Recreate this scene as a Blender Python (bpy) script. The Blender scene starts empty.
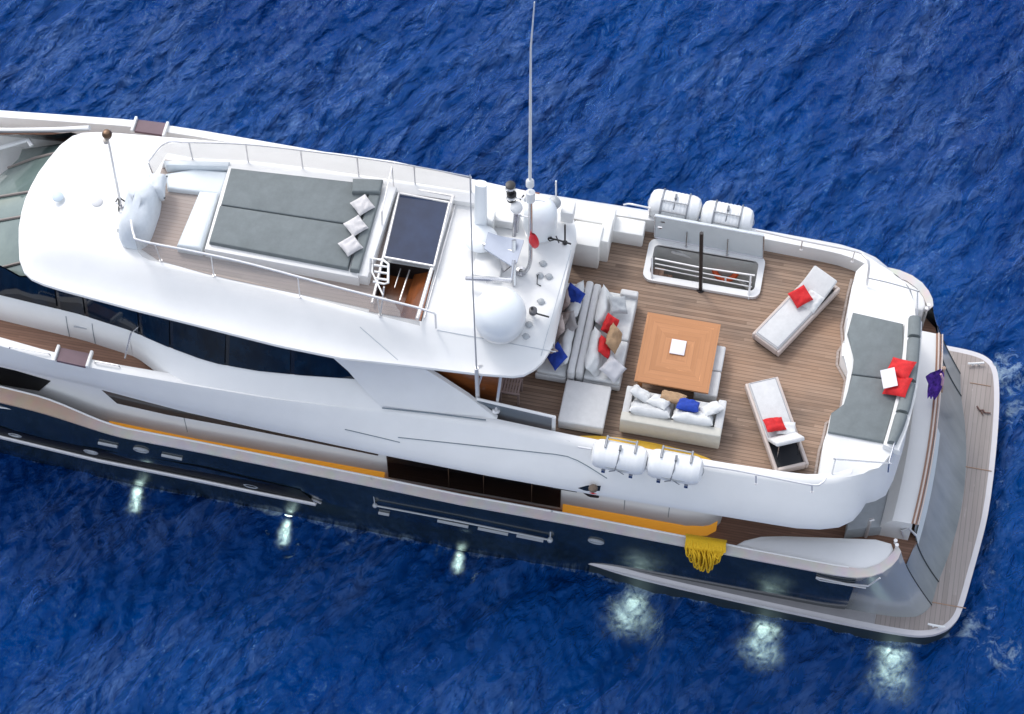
import bpy, bmesh, math, random
import numpy as np
from mathutils import Vector, Matrix, Euler, noise as mnoise
from mathutils.geometry import tessellate_polygon
random.seed(7)
R_=math.radians
scene=bpy.context.scene
col=scene.collection

# ------------------------------------------------------------ camera (a drone some 54 m up, looking steeply down to port)
W_,H_=1024,714
TILT=R_(30); YAW=R_(11.3); FPX=2413.0; DIST=FPX/45
_r=Vector((math.cos(YAW),math.sin(YAW),0)); _uh=Vector((-math.sin(YAW),math.cos(YAW),0))
_v=_uh*math.sin(TILT)+Vector((0,0,-math.cos(TILT)))
_u=_uh*math.cos(TILT)+Vector((0,0,math.sin(TILT)))
CAM=Vector((0,-1.05,5))-_v*DIST
cd=bpy.data.cameras.new('camera'); cam=bpy.data.objects.new('camera',cd); col.objects.link(cam)
cd.sensor_width=36; cd.lens=36*FPX/W_; cd.clip_end=5000; cd.clip_start=1
m=Matrix((_r,_u,-_v)).transposed().to_4x4(); m.translation=CAM; cam.matrix_world=m
scene.camera=cam
def P(px,py,z):
    """survey helper: where the sight line through a photo point meets the level z (metres, boat axes)"""
    d=_v+_r*((px-W_/2)/FPX)-_u*((py-H_/2)/FPX)
    s=(z-CAM.z)/d.z
    p=CAM+d*s; p.z=z
    return p

# ------------------------------------------------------------ light
SUN_EL=R_(50); SUN_AZ=R_(-45)      # azimuth from +Y towards +X
world=bpy.data.worlds.new('World'); scene.world=world; world.use_nodes=True
nt=world.node_tree; bg=nt.nodes['Background']
sky=nt.nodes.new('ShaderNodeTexSky'); sky.sky_type='NISHITA'; sky.sun_disc=False
sky.sun_elevation=SUN_EL; sky.sun_rotation=SUN_AZ; sky.dust_density=2.0; sky.ozone_density=1.5
hsv=nt.nodes.new('ShaderNodeHueSaturation'); hsv.inputs['Saturation'].default_value=.4; nt.links.new(sky.outputs[0],hsv.inputs['Color']); nt.links.new(hsv.outputs[0],bg.inputs[0]); bg.inputs[1].default_value=0.15
sd=bpy.data.lights.new('sun','SUN'); sd.energy=.45; sd.angle=R_(11); sd.color=(1,.96,.9)
so=bpy.data.objects.new('sun',sd); col.objects.link(so)
sdir=Vector((math.sin(SUN_AZ)*math.cos(SUN_EL),math.cos(SUN_AZ)*math.cos(SUN_EL),math.sin(SUN_EL)))
so.rotation_euler=sdir.to_track_quat('Z','Y').to_euler(); so.location=sdir*60
vs=scene.view_settings; vs.view_transform='Standard'; vs.look='None'; vs.gamma=1; vs.exposure=1.06
scene.render.resolution_x=W_; scene.render.resolution_y=H_
scene.cycles.max_bounces=8; scene.cycles.transparent_max_bounces=12

# ------------------------------------------------------------ materials
MATS={}
def mat(name,c,rough=.5,metal=0,var=.0,vscale=3,bump=0,bscale=40,coat=0,spec=.5,c2=None,detail=4,stretch=None):
    if name in MATS: return MATS[name]
    m=bpy.data.materials.new(name); m.use_nodes=True; N=m.node_tree.nodes; L=m.node_tree.links
    b=N['Principled BSDF']; b.inputs['Roughness'].default_value=rough; b.inputs['Metallic'].default_value=metal
    b.inputs['Coat Weight'].default_value=coat; b.inputs['Coat Roughness'].default_value=.08
    b.inputs['Specular IOR Level'].default_value=spec
    b.inputs['Base Color'].default_value=(*c,1)
    tc=N.new('ShaderNodeTexCoord'); vec=tc.outputs['Object']
    if stretch:
        mp=N.new('ShaderNodeMapping'); mp.inputs['Scale'].default_value=stretch; L.new(vec,mp.inputs[0]); vec=mp.outputs[0]
    if var or c2:
        n=N.new('ShaderNodeTexNoise'); n.inputs['Scale'].default_value=vscale; n.inputs['Detail'].default_value=detail; n.inputs['Roughness'].default_value=.65
        L.new(vec,n.inputs['Vector'])
        r=N.new('ShaderNodeValToRGB'); r.color_ramp.elements[0].position=.32; r.color_ramp.elements[1].position=.68
        d=c2 if c2 else tuple(max(0,x*(1-var)) for x in c)
        r.color_ramp.elements[0].color=(*d,1); r.color_ramp.elements[1].color=(*c,1)
        L.new(n.outputs['Fac'],r.inputs[0]); L.new(r.outputs[0],b.inputs['Base Color'])
    if bump:
        n=N.new('ShaderNodeTexNoise'); n.inputs['Scale'].default_value=bscale; n.inputs['Detail'].default_value=3
        L.new(vec,n.inputs['Vector']); bp=N.new('ShaderNodeBump'); bp.inputs['Strength'].default_value=bump; bp.inputs['Distance'].default_value=.02
        L.new(n.outputs['Fac'],bp.inputs['Height']); L.new(bp.outputs[0],b.inputs['Normal'])
    MATS[name]=m; return m
white=mat('white gelcoat',(.765,.765,.76),.42,var=.05,vscale=1.3,coat=.06)
whiteN=mat('white nonskid',(.79,.79,.77),.55,var=.08,vscale=2.2,bump=.15,bscale=120)
cream=mat('cream paint',(.62,.58,.55),.4,var=.12,vscale=3)
navy=mat('navy hull paint',(.016,.027,.032),.16,var=.35,vscale=.9,coat=.25,spec=.45)
blackp=mat('black rubber',(.006,.007,.009),.5,var=.2)
steel=mat('stainless steel',(.62,.62,.64),.25,1,var=.15,vscale=8)
steelw=mat('bright steel',(.78,.77,.77),.35,.55,var=.1,vscale=8)
greyt=mat('grey metallic paint',(.34,.38,.40),.28,.35,c2=(.20,.24,.26),vscale=1.0,stretch=(.3,1.2,.3),coat=.3)
amber=mat('amber varnished wood',(1.0,.47,.04),.3,var=.25,vscale=4,coat=.4,stretch=(.4,2,2))
mahog=mat('mahogany',(.26,.075,.018),.3,var=.45,vscale=5,coat=.4,stretch=(.5,.5,4))
greyfab=mat('grey outdoor fabric',(.19,.215,.22),.9,var=.18,vscale=4,bump=.3,bscale=140)
offfab=mat('off white fabric',(.62,.62,.62),.92,var=.10,vscale=7,bump=.35,bscale=90)
offfab2=mat('off white cushion fabric',(.66,.67,.67),.92,var=.12,vscale=7,bump=.35,bscale=90)
creamfab=mat('cream side fabric',(.58,.56,.50),.92,var=.08,vscale=7,bump=.3,bscale=90)
bluefab=mat('royal blue fabric',(.012,.055,.40),.85,var=.35,vscale=9,bump=.4,bscale=60)
redfab=mat('red fabric',(.62,.012,.016),.8,var=.3,vscale=9,bump=.4,bscale=60)
tanfab=mat('tan fabric',(.40,.26,.15),.9,var=.2,vscale=12,bump=.4,bscale=60)
taupefab=mat('taupe fabric',(.30,.25,.23),.9,var=.2,vscale=12,bump=.4,bscale=60)
blushfab=mat('blush fabric',(.52,.43,.40),.9,var=.1,vscale=12)
palegrey=mat('pale grey fabric',(.40,.42,.44),.9,var=.12,vscale=12,bump=.3,bscale=60)
coverfab=mat('white cover cloth',(.66,.70,.74),.85,var=.12,vscale=4,bump=.6,bscale=7)
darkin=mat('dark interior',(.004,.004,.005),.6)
yellow=mat('yellow rope',(.85,.52,.01),.7,var=.2,vscale=30)
yelpaint=mat('yellow vinyl',(.72,.42,.02),.45,var=.25,vscale=5)
red=mat('red plastic',(.65,.008,.02),.35,var=.2)
orange=mat('orange plastic',(.75,.10,.02),.5,var=.2)
purple=mat('purple flag cloth',(.16,.05,.50),.8,c2=(.03,.008,.16),vscale=9,bump=.5,bscale=12)
black=mat('black fitting',(.012,.012,.014),.4)
paper=mat('white paper',(.75,.72,.75),.8,var=.05)
groove=mat('seam shadow gap',(.16,.20,.23),.6)
padseam=mat('dark piping',(.05,.06,.065),.8)
plat=mat('pale grey teak',(.36,.32,.31),.75,var=.18,vscale=5,bump=.2,bscale=60)
fenderglass=None
def glass(name,c,rough=.04,c2=None,vs=1.1,spec=.8):
    m=mat(name,c,rough,0,c2=c2 if c2 else tuple(x*.3 for x in c),vscale=vs,coat=.15,spec=spec); return m
winglass=glass('tinted window glass',(.004,.016,.035),c2=(.001,.003,.007),vs=1.6,spec=.3)
hatchglass=glass('hatch glass',(.020,.036,.085),c2=(.010,.018,.045),vs=.9,spec=.3)
shieldglass=glass('windshield glass',(.15,.20,.185),c2=(.09,.13,.125),vs=.8,spec=.6)
def clearglass(name,tint,fac):
    m=bpy.data.materials.new(name); m.use_nodes=True; N=m.node_tree.nodes; L=m.node_tree.links
    b=N['Principled BSDF']; b.inputs['Base Color'].default_value=(*tint,1); b.inputs['Roughness'].default_value=.08
    t=N.new('ShaderNodeBsdfTransparent'); t.inputs[0].default_value=(.94,.92,.90,1)
    x=N.new('ShaderNodeMixShader'); x.inputs[0].default_value=fac
    L.new(t.outputs[0],x.inputs[1]); L.new(b.outputs[0],x.inputs[2]); L.new(x.outputs[0],N['Material Output'].inputs[0]); return m
screenglass=clearglass('wind screen glass',(.42,.42,.42),.38)
gateglass=clearglass('gate glass',(.16,.20,.24),.72)

def planks(name,c1,c2,c3,pitch=.065,axis='Y',seam=.5,rough=.65):
    """teak: boards along one axis, each with its own tone, dark caulk lines, weathering streaks along the grain"""
    m=bpy.data.materials.new(name); m.use_nodes=True; N=m.node_tree.nodes; L=m.node_tree.links
    b=N['Principled BSDF']; b.inputs['Roughness'].default_value=rough; b.inputs['Specular IOR Level'].default_value=.35
    tc=N.new('ShaderNodeTexCoord'); sp=N.new('ShaderNodeSeparateXYZ'); L.new(tc.outputs['Object'],sp.inputs[0])
    a=sp.outputs[axis]; o=sp.outputs['X' if axis=='Y' else 'Y']
    def M(op,x,y=None,z=None):
        n=N.new('ShaderNodeMath'); n.operation=op
        for i,v in enumerate((x,y,z)):
            if v is None: continue
            if isinstance(v,(int,float)): n.inputs[i].default_value=v
            else: L.new(v,n.inputs[i])
        return n.outputs[0]
    q=M('DIVIDE',a,pitch); idx=M('FLOOR',q); fr=M('FRACT',q)
    wn=N.new('ShaderNodeTexWhiteNoise'); wn.noise_dimensions='1D'; L.new(idx,wn.inputs['W'])
    # butt joints: board id also changes along its length
    along=M('FLOOR',M('ADD',M('DIVIDE',o,2.3),M('MULTIPLY',wn.outputs[0],7)))
    wn2=N.new('ShaderNodeTexWhiteNoise'); wn2.noise_dimensions='2D'; cb=N.new('ShaderNodeCombineXYZ'); L.new(idx,cb.inputs[0]); L.new(along,cb.inputs[1]); L.new(cb.outputs[0],wn2.inputs['Vector'])
    mp=N.new('ShaderNodeMapping'); mp.inputs['Scale'].default_value=(.55,9,9) if axis=='Y' else (9,.55,9); L.new(tc.outputs['Object'],mp.inputs[0])
    n1=N.new('ShaderNodeTexNoise'); n1.inputs['Scale'].default_value=2.2; n1.inputs['Detail'].default_value=6; n1.inputs['Roughness'].default_value=.7; L.new(mp.outputs[0],n1.inputs[0])
    n2=N.new('ShaderNodeTexNoise'); n2.inputs['Scale'].default_value=.55; n2.inputs['Detail'].default_value=3; L.new(tc.outputs['Object'],n2.inputs[0])
    v=M('ADD',M('MULTIPLY',wn2.outputs[0],.38),M('MULTIPLY',n1.outputs[0],.85))
    r=N.new('ShaderNodeValToRGB'); e=r.color_ramp.elements; e[0].position=.3; e[0].color=(*c1,1); e[1].position=.95; e[1].color=(*c2,1)
    L.new(v,r.inputs[0])
    mx=N.new('ShaderNodeMix'); mx.data_type='RGBA'; L.new(M('MULTIPLY',M('SUBTRACT',n2.outputs[0],.42),2.6),mx.inputs[0]); mx.clamp_factor=True
    L.new(r.outputs[0],mx.inputs[6]); mx.inputs[7].default_value=(*c3,1)
    mx.blend_type='MIX'
    sm=M('MULTIPLY',M('LESS_THAN',fr,.14),seam)
    mx2=N.new('ShaderNodeMix'); mx2.data_type='RGBA'; L.new(sm,mx2.inputs[0]); L.new(mx.outputs[2],mx2.inputs[6]); mx2.inputs[7].default_value=(.035,.028,.025,1)
    hf=M('MULTIPLY',M('GREATER_THAN',n1.outputs[0],.66),.45)
    mx3=N.new('ShaderNodeMix'); mx3.data_type='RGBA'; L.new(hf,mx3.inputs[0]); L.new(mx2.outputs[2],mx3.inputs[6]); mx3.inputs[7].default_value=tuple(min(1,x*1.75) for x in c2)+(1,)
    L.new(mx3.outputs[2],b.inputs['Base Color']); return m
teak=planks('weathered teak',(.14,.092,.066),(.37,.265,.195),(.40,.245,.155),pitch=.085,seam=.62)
teakdark=planks('brown teak',(.17,.085,.055),(.33,.19,.13),(.26,.14,.09))  # darker, redder boards for the main deck and side walkways
teakpale=planks('pale teak',(.30,.25,.22),(.42,.36,.33),(.40,.32,.28),pitch=.09,seam=.25)
teakplat=planks('platform teak',(.25,.22,.205),(.35,.31,.295),(.32,.27,.25),pitch=.11,axis='X',seam=.3)
teaktab=mat('orange teak',(.56,.245,.09),.42,c2=(.42,.155,.05),vscale=6,coat=.25,stretch=(1,1,1))

# ------------------------------------------------------------ building tools
WM={}
def resample(pts,n):
    pts=[Vector(p) for p in pts]; d=[0]
    for a,b in zip(pts,pts[1:]): d.append(d[-1]+(b-a).length)
    out=[]
    for i in range(n):
        t=d[-1]*i/(n-1); k=0
        while k<len(d)-2 and d[k+1]<t: k+=1
        f=(t-d[k])/max(1e-9,d[k+1]-d[k]); out.append(pts[k].lerp(pts[k+1],min(1,f)))
    return out
def smooth_path(pts,sub=6,closed=False):
    pts=[Vector(p) for p in pts]; n=len(pts); out=[]
    rng=range(n if closed else n-1)
    for i in rng:
        p0=pts[(i-1)%n] if closed or i>0 else pts[0]*2-pts[1]
        p1=pts[i]; p2=pts[(i+1)%n]; p3=pts[(i+2)%n] if closed or i+2<n else pts[-1]*2-pts[-2]
        for k in range(sub):
            t=k/sub; out.append(.5*((2*p1)+(p2-p0)*t+(2*p0-5*p1+4*p2-p3)*t*t+(3*p1-p0-3*p2+p3)*t**3))
    if not closed: out.append(pts[-1])
    return out
def mirror(pts): return [Vector((p[0],-p[1],p[2])) for p in pts]
class MB:
    def __init__(s): s.bm=bmesh.new()
    def face(s,pts):
        try: return s.bm.faces.new([s.bm.verts.new(Vector(p)) for p in pts])
        except ValueError: return None
    def loft(s,lines,closed_rows=False,closed_cols=False):
        V=[[s.bm.verts.new(Vector(p)) for p in l] for l in lines]
        R=len(V); C=len(V[0])
        for i in range(R if closed_rows else R-1):
            for j in range(C if closed_cols else C-1):
                a,b,c,d=V[i][j],V[i][(j+1)%C],V[(i+1)%R][(j+1)%C],V[(i+1)%R][j]
                if len({a,b,c,d})==4: s.bm.faces.new((a,b,c,d))
        return V
    def box(s,c,d,rz=0,bevel=0,seg=2,M=None,taper=None):
        b=bmesh.new(); bmesh.ops.create_cube(b,size=1)
        for v in b.verts:
            v.co=Vector((v.co.x*d[0],v.co.y*d[1],v.co.z*d[2]))
            if taper and v.co.z>0: v.co.x*=taper; v.co.y*=taper
        if bevel: bmesh.ops.bevel(b,geom=b.edges[:],offset=bevel,segments=seg,profile=.5,affect='EDGES')
        X=Matrix.Translation(Vector(c))@(M if M is not None else Matrix.Rotation(rz,4,'Z'))
        b.transform(X); s._join(b)
    def _join(s,b):
        vm={v:s.bm.verts.new(v.co) for v in b.verts}
        for f in b.faces:
            try: s.bm.faces.new([vm[v] for v in f.verts])
            except ValueError: pass
        b.free()
    def prism(s,poly,z0,z1,bevel=0,seg=2,holes=None):
        """poly list of (x,y), z0/z1 numbers; straight prism, optional rounded edges"""
        b=bmesh.new()
        if holes:
            loops=[[Vector((x,y,0)) for x,y in poly]]+[[Vector((x,y,0)) for x,y in h] for h in holes]
            allp=[p for l in loops for p in l]
            for z,fl in ((z1,False),(z0,True)):
                vs=[b.verts.new((p.x,p.y,z)) for p in allp]
                for t in tessellate_polygon(loops):
                    try: b.faces.new([vs[k] for k in (reversed(t) if fl else t)])
                    except ValueError: pass
            for l in loops:
                n=len(l)
                for i in range(n):
                    a,c=l[i],l[(i+1)%n]
                    b.faces.new([b.verts.new((a.x,a.y,z0)),b.verts.new((c.x,c.y,z0)),b.verts.new((c.x,c.y,z1)),b.verts.new((a.x,a.y,z1))])
            bmesh.ops.remove_doubles(b,verts=b.verts,dist=1e-5)
        else:
            v0=[b.verts.new((x,y,z0)) for x,y in poly]; v1=[b.verts.new((x,y,z1)) for x,y in poly]; n=len(poly)
            b.faces.new(list(reversed(v0))); top=b.faces.new(v1)
            for i in range(n): b.faces.new((v0[i],v0[(i+1)%n],v1[(i+1)%n],v1[i]))
            if bevel: bmesh.ops.bevel(b,geom=[e for e in top.edges],offset=bevel,segments=seg,profile=.5,affect='EDGES')
        s._join(b)
    def tube(s,pts,r,seg=8,closed=False,cap=True,r2=None):
        pts=[Vector(p) for p in pts]; n=len(pts)
        if n<2: return
        rings=[]; up=None
        for i in range(n):
            if closed: t=(pts[(i+1)%n]-pts[i-1]).normalized()
            else: t=(pts[min(i+1,n-1)]-pts[max(i-1,0)]).normalized()
            if up is None:
                up=Vector((0,0,1)) if abs(t.z)<.9 else Vector((1,0,0))
            a=t.cross(up); 
            if a.length<1e-4: a=t.cross(Vector((0,1,0)))
            a.normalize(); bq=a.cross(t).normalized(); up=bq
            rr=r if r2 is None else r+(r2-r)*i/(n-1)
            rings.append([s.bm.verts.new(pts[i]+a*rr*math.cos(2*math.pi*k/seg)+bq*rr*math.sin(2*math.pi*k/seg)) for k in range(seg)])
        m=n if closed else n-1
        for i in range(m):
            A,B=rings[i],rings[(i+1)%n]
            for k in range(seg): s.bm.faces.new((A[k],A[(k+1)%seg],B[(k+1)%seg],B[k]))
        if cap and not closed:
            s.bm.faces.new(list(reversed(rings[0]))); s.bm.faces.new(rings[-1])
    def lathe(s,prof,c,seg=24,M=None):
        """prof [(r,z)] about local z"""
        X=Matrix.Translation(Vector(c))@(M if M is not None else Matrix.Identity(4))
        rows=[]
        for r,z in prof:
            if r<1e-5: rows.append([s.bm.verts.new(X@Vector((0,0,z)))])
            else: rows.append([s.bm.verts.new(X@Vector((r*math.cos(2*math.pi*k/seg),r*math.sin(2*math.pi*k/seg),z))) for k in range(seg)])
        for A,B in zip(rows,rows[1:]):
            for k in range(seg):
                k2=(k+1)%seg
                q=[A[k%len(A)],A[k2%len(A)],B[k2%len(B)],B[k%len(B)]]
                u=[]
                for v in q:
                    if v not in u: u.append(v)
                if len(u)>=3:
                    try: s.bm.faces.new(u)
                    except ValueError: pass
    def pillow(s,c,w,h,t,M,n=10,pinch=.1,seed=0):
        """soft stuffed cushion: local x = w, local y = h, local z = thickness"""
        X=Matrix.Translation(Vector(c))@M
        for side in (1,-1):
            rows=[]
            for i in range(n+1):
                row=[]
                for j in range(n+1):
                    u=-1+2*i/n; v=-1+2*j/n
                    k=(max(0,1-u**4)**.42)*(max(0,1-v**4)**.42)
                    px=u*w/2*(1-pinch*(1-v*v)); py=v*h/2*(1-pinch*(1-u*u))
                    wob=.012*mnoise.noise(Vector((u*2.1+seed,v*2.1,side*3.1+seed)))*k*4
                    row.append(X@Vector((px,py,side*(t/2*k)+wob*side)))
                rows.append(row)
            if side<0: rows=rows[::-1]
            s.loft(rows)
        bmesh.ops.remove_doubles(s.bm,verts=s.bm.verts,dist=1e-5)
    def build(s,name,mat,parent=None,angle=35,label=None,weld=1e-4,recalc=True,kind=None):
        bm=s.bm
        if weld: bmesh.ops.remove_doubles(bm,verts=bm.verts,dist=weld)
        if recalc: bmesh.ops.recalc_face_normals(bm,faces=bm.faces)
        M=WM[parent.name] if parent else Matrix.Identity(4)
        bm.transform(M.inverted())
        ca=R_(angle)
        for f in bm.faces: f.smooth=True
        for e in bm.edges:
            e.smooth = len(e.link_faces)==2 and e.calc_face_angle(0)<ca
        if parent and parent.name.startswith('motor_yacht') and bm.verts:
            ys=[v.co.y for v in bm.verts]
            if min(abs(y) for y in ys)>.75 and min(ys)<0<max(ys) and not any(e.verts[0].co.y*e.verts[1].co.y<0 for e in bm.edges):   # the port and starboard twins are separate parts
                out=[]
                for sg in (-1,1):
                    b2=bm.copy(); bmesh.ops.delete(b2,geom=[v for v in b2.verts if v.co.y*sg<0],context='VERTS')
                    me=bpy.data.meshes.new(name); b2.to_mesh(me); b2.free(); me.materials.append(mat)
                    o=bpy.data.objects.new(name,me); col.objects.link(o); o.parent=parent; WM[o.name]=M.copy(); out.append(o)
                bm.free(); return out[0]
        me=bpy.data.meshes.new(name); bm.to_mesh(me); bm.free()
        me.materials.append(mat)
        o=bpy.data.objects.new(name,me); col.objects.link(o)
        if parent: o.parent=parent
        WM[o.name]=M.copy()
        if label: o['label']=label
        if kind: o['kind']=kind
        return o
def islands(mb,name,mt,parent,**k):
    '''one object for each loose piece (they share a name and a material)'''
    bm=mb.bm; bmesh.ops.remove_doubles(bm,verts=bm.verts,dist=1e-4); bm.verts.ensure_lookup_table(); seen=set(); out=[]
    for v in bm.verts:
        if v in seen: continue
        comp={v}; st=[v]
        while st:
            a=st.pop()
            for e in a.link_edges:
                b=e.other_vert(a)
                if b not in comp: comp.add(b); st.append(b)
        seen|=comp; m2=MB(); vm={a:m2.bm.verts.new(a.co) for a in comp}
        for f in {f for a in comp for f in a.link_faces}:
            m2.bm.faces.new([vm[a] for a in f.verts])
        out.append(m2.build(name,mt,parent,**k))
    bm.free(); return out
def thing(name,label,cat,loc=(0,0,0),rz=0,group=None):
    o=bpy.data.objects.new(name,None); col.objects.link(o); o.empty_display_size=.3
    o.location=loc; o.rotation_euler=(0,0,rz); o['label']=label; o['category']=cat
    if group: o['group']=group
    WM[o.name]=Matrix.Translation(Vector(loc))@Matrix.Rotation(rz,4,'Z')
    return o
def tag(o,label,cat,group=None):
    o['label']=label; o['category']=cat
    if group: o['group']=group
    return o
def solo(mb,name,mt,label,cat,loc,group=None,**k):
    """a thing that is one mesh; its origin goes to loc"""
    mb.bm.transform(Matrix.Translation(-Vector(loc)))
    o=mb.build(name,mt,**k); o.location=loc; WM[o.name]=Matrix.Translation(Vector(loc))
    return tag(o,label,cat,group)
def copy_thing(src,loc,rz,label,group=None):
    r=src.copy(); col.objects.link(r); r.location=loc; r.rotation_euler=(0,0,rz); r['label']=label
    if group: r['group']=group
    WM[r.name]=Matrix.Translation(Vector(loc))@Matrix.Rotation(rz,4,'Z')
    for ch in [c for c in src.children]:
        c=ch.copy(); col.objects.link(c); c.parent=r
        for g in ch.children:
            d=g.copy(); col.objects.link(d); d.parent=c
    return r
def itp(tab,x):
    if x<=tab[0][0]: return tab[0][1]
    for (a,b),(c,d) in zip(tab,tab[1:]):
        if x<=c: return b+(d-b)*(x-a)/(c-a)
    return tab[-1][1]
def sm(t): t=max(0,min(1,t)); return t*t*(3-2*t)
# ============================================================ THE SETTING: the sea
def make_sea():
    rng=np.random.RandomState(5)
    def axis(lo,hi,step,far):
        a=list(np.arange(lo,hi+step/2,step)); d=step; x=hi
        up=[]
        while x<far: d*=1.35; x+=d; up.append(x)
        d=step; x=lo; dn=[]
        while x>-far: d*=1.35; x-=d; dn.append(x)
        return np.array(dn[::-1]+a+up)
    xs=axis(-17,15,.055,1500); ys=axis(-11,19,.055,1500)
    X,Y=np.meshgrid(xs,ys,indexing='ij')
    # a warp so crests wander
    Z=np.zeros_like(X)
    wx=.35*np.sin(.6*X+.4*Y+1)+.25*np.sin(-.5*X+.9*Y); wy=.35*np.sin(.7*Y-.45*X+2)+.2*np.sin(1.1*X+.3*Y)
    main=R_(150)                     # main travel direction
    for lam0,amp,k,spread in ((7,.050,5,.35),(3.2,.046,9,.5),(1.5,.031,14,.65),(.75,.0145,18,.8),(.38,.0070,20,1.0)):
        for i in range(k):
            lam=lam0*(.7+.7*rng.rand()); th=main+rng.randn()*spread; ph=rng.rand()*6.28
            q=2*np.pi/lam*((X+wx)*np.cos(th)+(Y+wy)*np.sin(th))+ph
            s=np.sin(q); Z+=amp*rng.uniform(.5,1.2)*(1-2*np.abs(s)**1.0 if i%2==0 else s)*.62
    fade=np.clip(1-(np.maximum(np.abs(X)-25,0)+np.maximum(np.abs(Y)-25,0))/40,0,1); Z*=fade
    Z-=Z[(np.abs(X)<15)&(np.abs(Y)<15)].mean()
    nx,ny=X.shape
    co=np.stack([X,Y,Z],-1).reshape(-1,3).astype(np.float32)
    I=np.arange(nx*ny).reshape(nx,ny)
    q=np.stack([I[:-1,:-1],I[1:,:-1],I[1:,1:],I[:-1,1:]],-1).reshape(-1,4)
    me=bpy.data.meshes.new('sea'); me.vertices.add(len(co)); me.vertices.foreach_set('co',co.ravel())
    me.loops.add(q.size); me.loops.foreach_set('vertex_index',q.ravel().astype(np.int32))
    me.polygons.add(len(q)); me.polygons.foreach_set('loop_start',np.arange(0,q.size,4,dtype=np.int32)); me.polygons.foreach_set('loop_total',np.full(len(q),4,dtype=np.int32))
    me.update()
    F_=np.zeros_like(X)
    for (px,py,rr,st) in FOAM_AND_GLOW:
        p=P(px,py,0); F_=np.maximum(F_,st*np.clip(1-np.hypot(X-p.x,Y-p.y)/rr,0,1))
    hy=np.interp(X,[-27,-16,-10,-5,2.3,3.6,9.6,10.3,10.8,11.1,11.3],[.0,2.8,3.35,3.6,3.62,3.75,3.95,3.88,3.5,2.3,0]); dd=np.abs(Y)-hy
    F_=np.maximum(F_,np.where((dd>-.3)&(X<11),.33*np.exp(-np.maximum(dd,0)/.15),0))
    F_=np.maximum(F_,.25*np.clip(1-np.abs(X-11.6)/.9,0,1)*(np.abs(Y)<4.2))
    fa=me.attributes.new('foam_glow_mask','FLOAT','POINT'); fa.data.foreach_set('value',F_.ravel().astype(np.float32))
    me.validate(); me.polygons.foreach_set('use_smooth',np.ones(len(q),bool))
    m=bpy.data.materials.new('sea water'); m.use_nodes=True; N=m.node_tree.nodes; L=m.node_tree.links
    b=N['Principled BSDF']; b.inputs['Roughness'].default_value=.05; b.inputs['IOR'].default_value=1.38
    b.inputs['Specular IOR Level'].default_value=SEA_SPEC; b.inputs['Specular Tint'].default_value=(.30,.62,1,1)
    tc=N.new('ShaderNodeTexCoord')
    n=N.new('ShaderNodeTexNoise'); n.inputs['Scale'].default_value=.12; n.inputs['Detail'].default_value=2; L.new(tc.outputs['Object'],n.inputs[0])
    r=N.new('ShaderNodeValToRGB'); e=r.color_ramp.elements; e[0].position=.35; e[0].color=SEA_A; e[1].position=.65; e[1].color=SEA_B
    L.new(n.outputs['Fac'],r.inputs[0])
    def M(op,x,y=None):
        k=N.new('ShaderNodeMath'); k.operation=op
        for i,v in enumerate((x,y)):
            if v is None: continue
            if isinstance(v,(int,float)): k.inputs[i].default_value=v
            else: L.new(v,k.inputs[i])
        return k.outputs[0]
    # thin foam: torn patches beside the stern and along the quarter, painted glow at the lamps
    mpf=N.new('ShaderNodeMapping'); mpf.inputs['Scale'].default_value=(1,1,1); L.new(tc.outputs['Object'],mpf.inputs[0])
    fn=N.new('ShaderNodeTexNoise'); fn.inputs['Scale'].default_value=3.2; fn.inputs['Detail'].default_value=9; fn.inputs['Roughness'].default_value=.75; fn.inputs['Distortion'].default_value=.6; L.new(mpf.outputs[0],fn.inputs[0])
    at=N.new('ShaderNodeAttribute'); at.attribute_name='foam_glow_mask'; mask=at.outputs['Fac']
    th=M('SUBTRACT',M('ADD',fn.outputs['Fac'],mask),.78)
    fm=M('MULTIPLY',th,4.2); cl=N.new('ShaderNodeClamp'); L.new(fm,cl.inputs[0])
    fm2=M('MULTIPLY',cl.outputs[0],.75)
    mx=N.new('ShaderNodeMix'); mx.data_type='RGBA'; L.new(fm2,mx.inputs[0]); L.new(r.outputs[0],mx.inputs[6]); mx.inputs[7].default_value=(.50,.66,.74,1)
    # pale streaks along the crests: sky glints painted into the water colour
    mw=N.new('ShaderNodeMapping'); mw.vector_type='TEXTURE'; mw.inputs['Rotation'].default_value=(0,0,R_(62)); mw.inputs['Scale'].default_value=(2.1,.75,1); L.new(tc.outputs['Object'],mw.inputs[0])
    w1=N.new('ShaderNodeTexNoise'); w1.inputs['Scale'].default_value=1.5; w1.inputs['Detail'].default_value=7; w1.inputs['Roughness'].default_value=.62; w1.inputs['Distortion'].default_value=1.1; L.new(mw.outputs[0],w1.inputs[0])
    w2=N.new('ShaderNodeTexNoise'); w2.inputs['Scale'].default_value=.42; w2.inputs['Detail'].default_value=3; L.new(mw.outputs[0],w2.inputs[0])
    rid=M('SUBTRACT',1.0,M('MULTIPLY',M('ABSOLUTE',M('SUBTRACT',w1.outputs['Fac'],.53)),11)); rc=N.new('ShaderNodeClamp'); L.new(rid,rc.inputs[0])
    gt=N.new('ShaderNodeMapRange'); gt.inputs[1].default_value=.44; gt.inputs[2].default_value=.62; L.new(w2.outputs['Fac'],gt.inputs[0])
    wf=M('MULTIPLY',M('MULTIPLY',rc.outputs[0],gt.outputs[0]),GLINT_STREAK)
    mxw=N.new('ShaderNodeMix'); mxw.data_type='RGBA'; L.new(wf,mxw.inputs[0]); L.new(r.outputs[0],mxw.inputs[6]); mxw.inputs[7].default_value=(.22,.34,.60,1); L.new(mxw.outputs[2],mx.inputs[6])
    L.new(mx.outputs[2],b.inputs['Base Color'])
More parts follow.
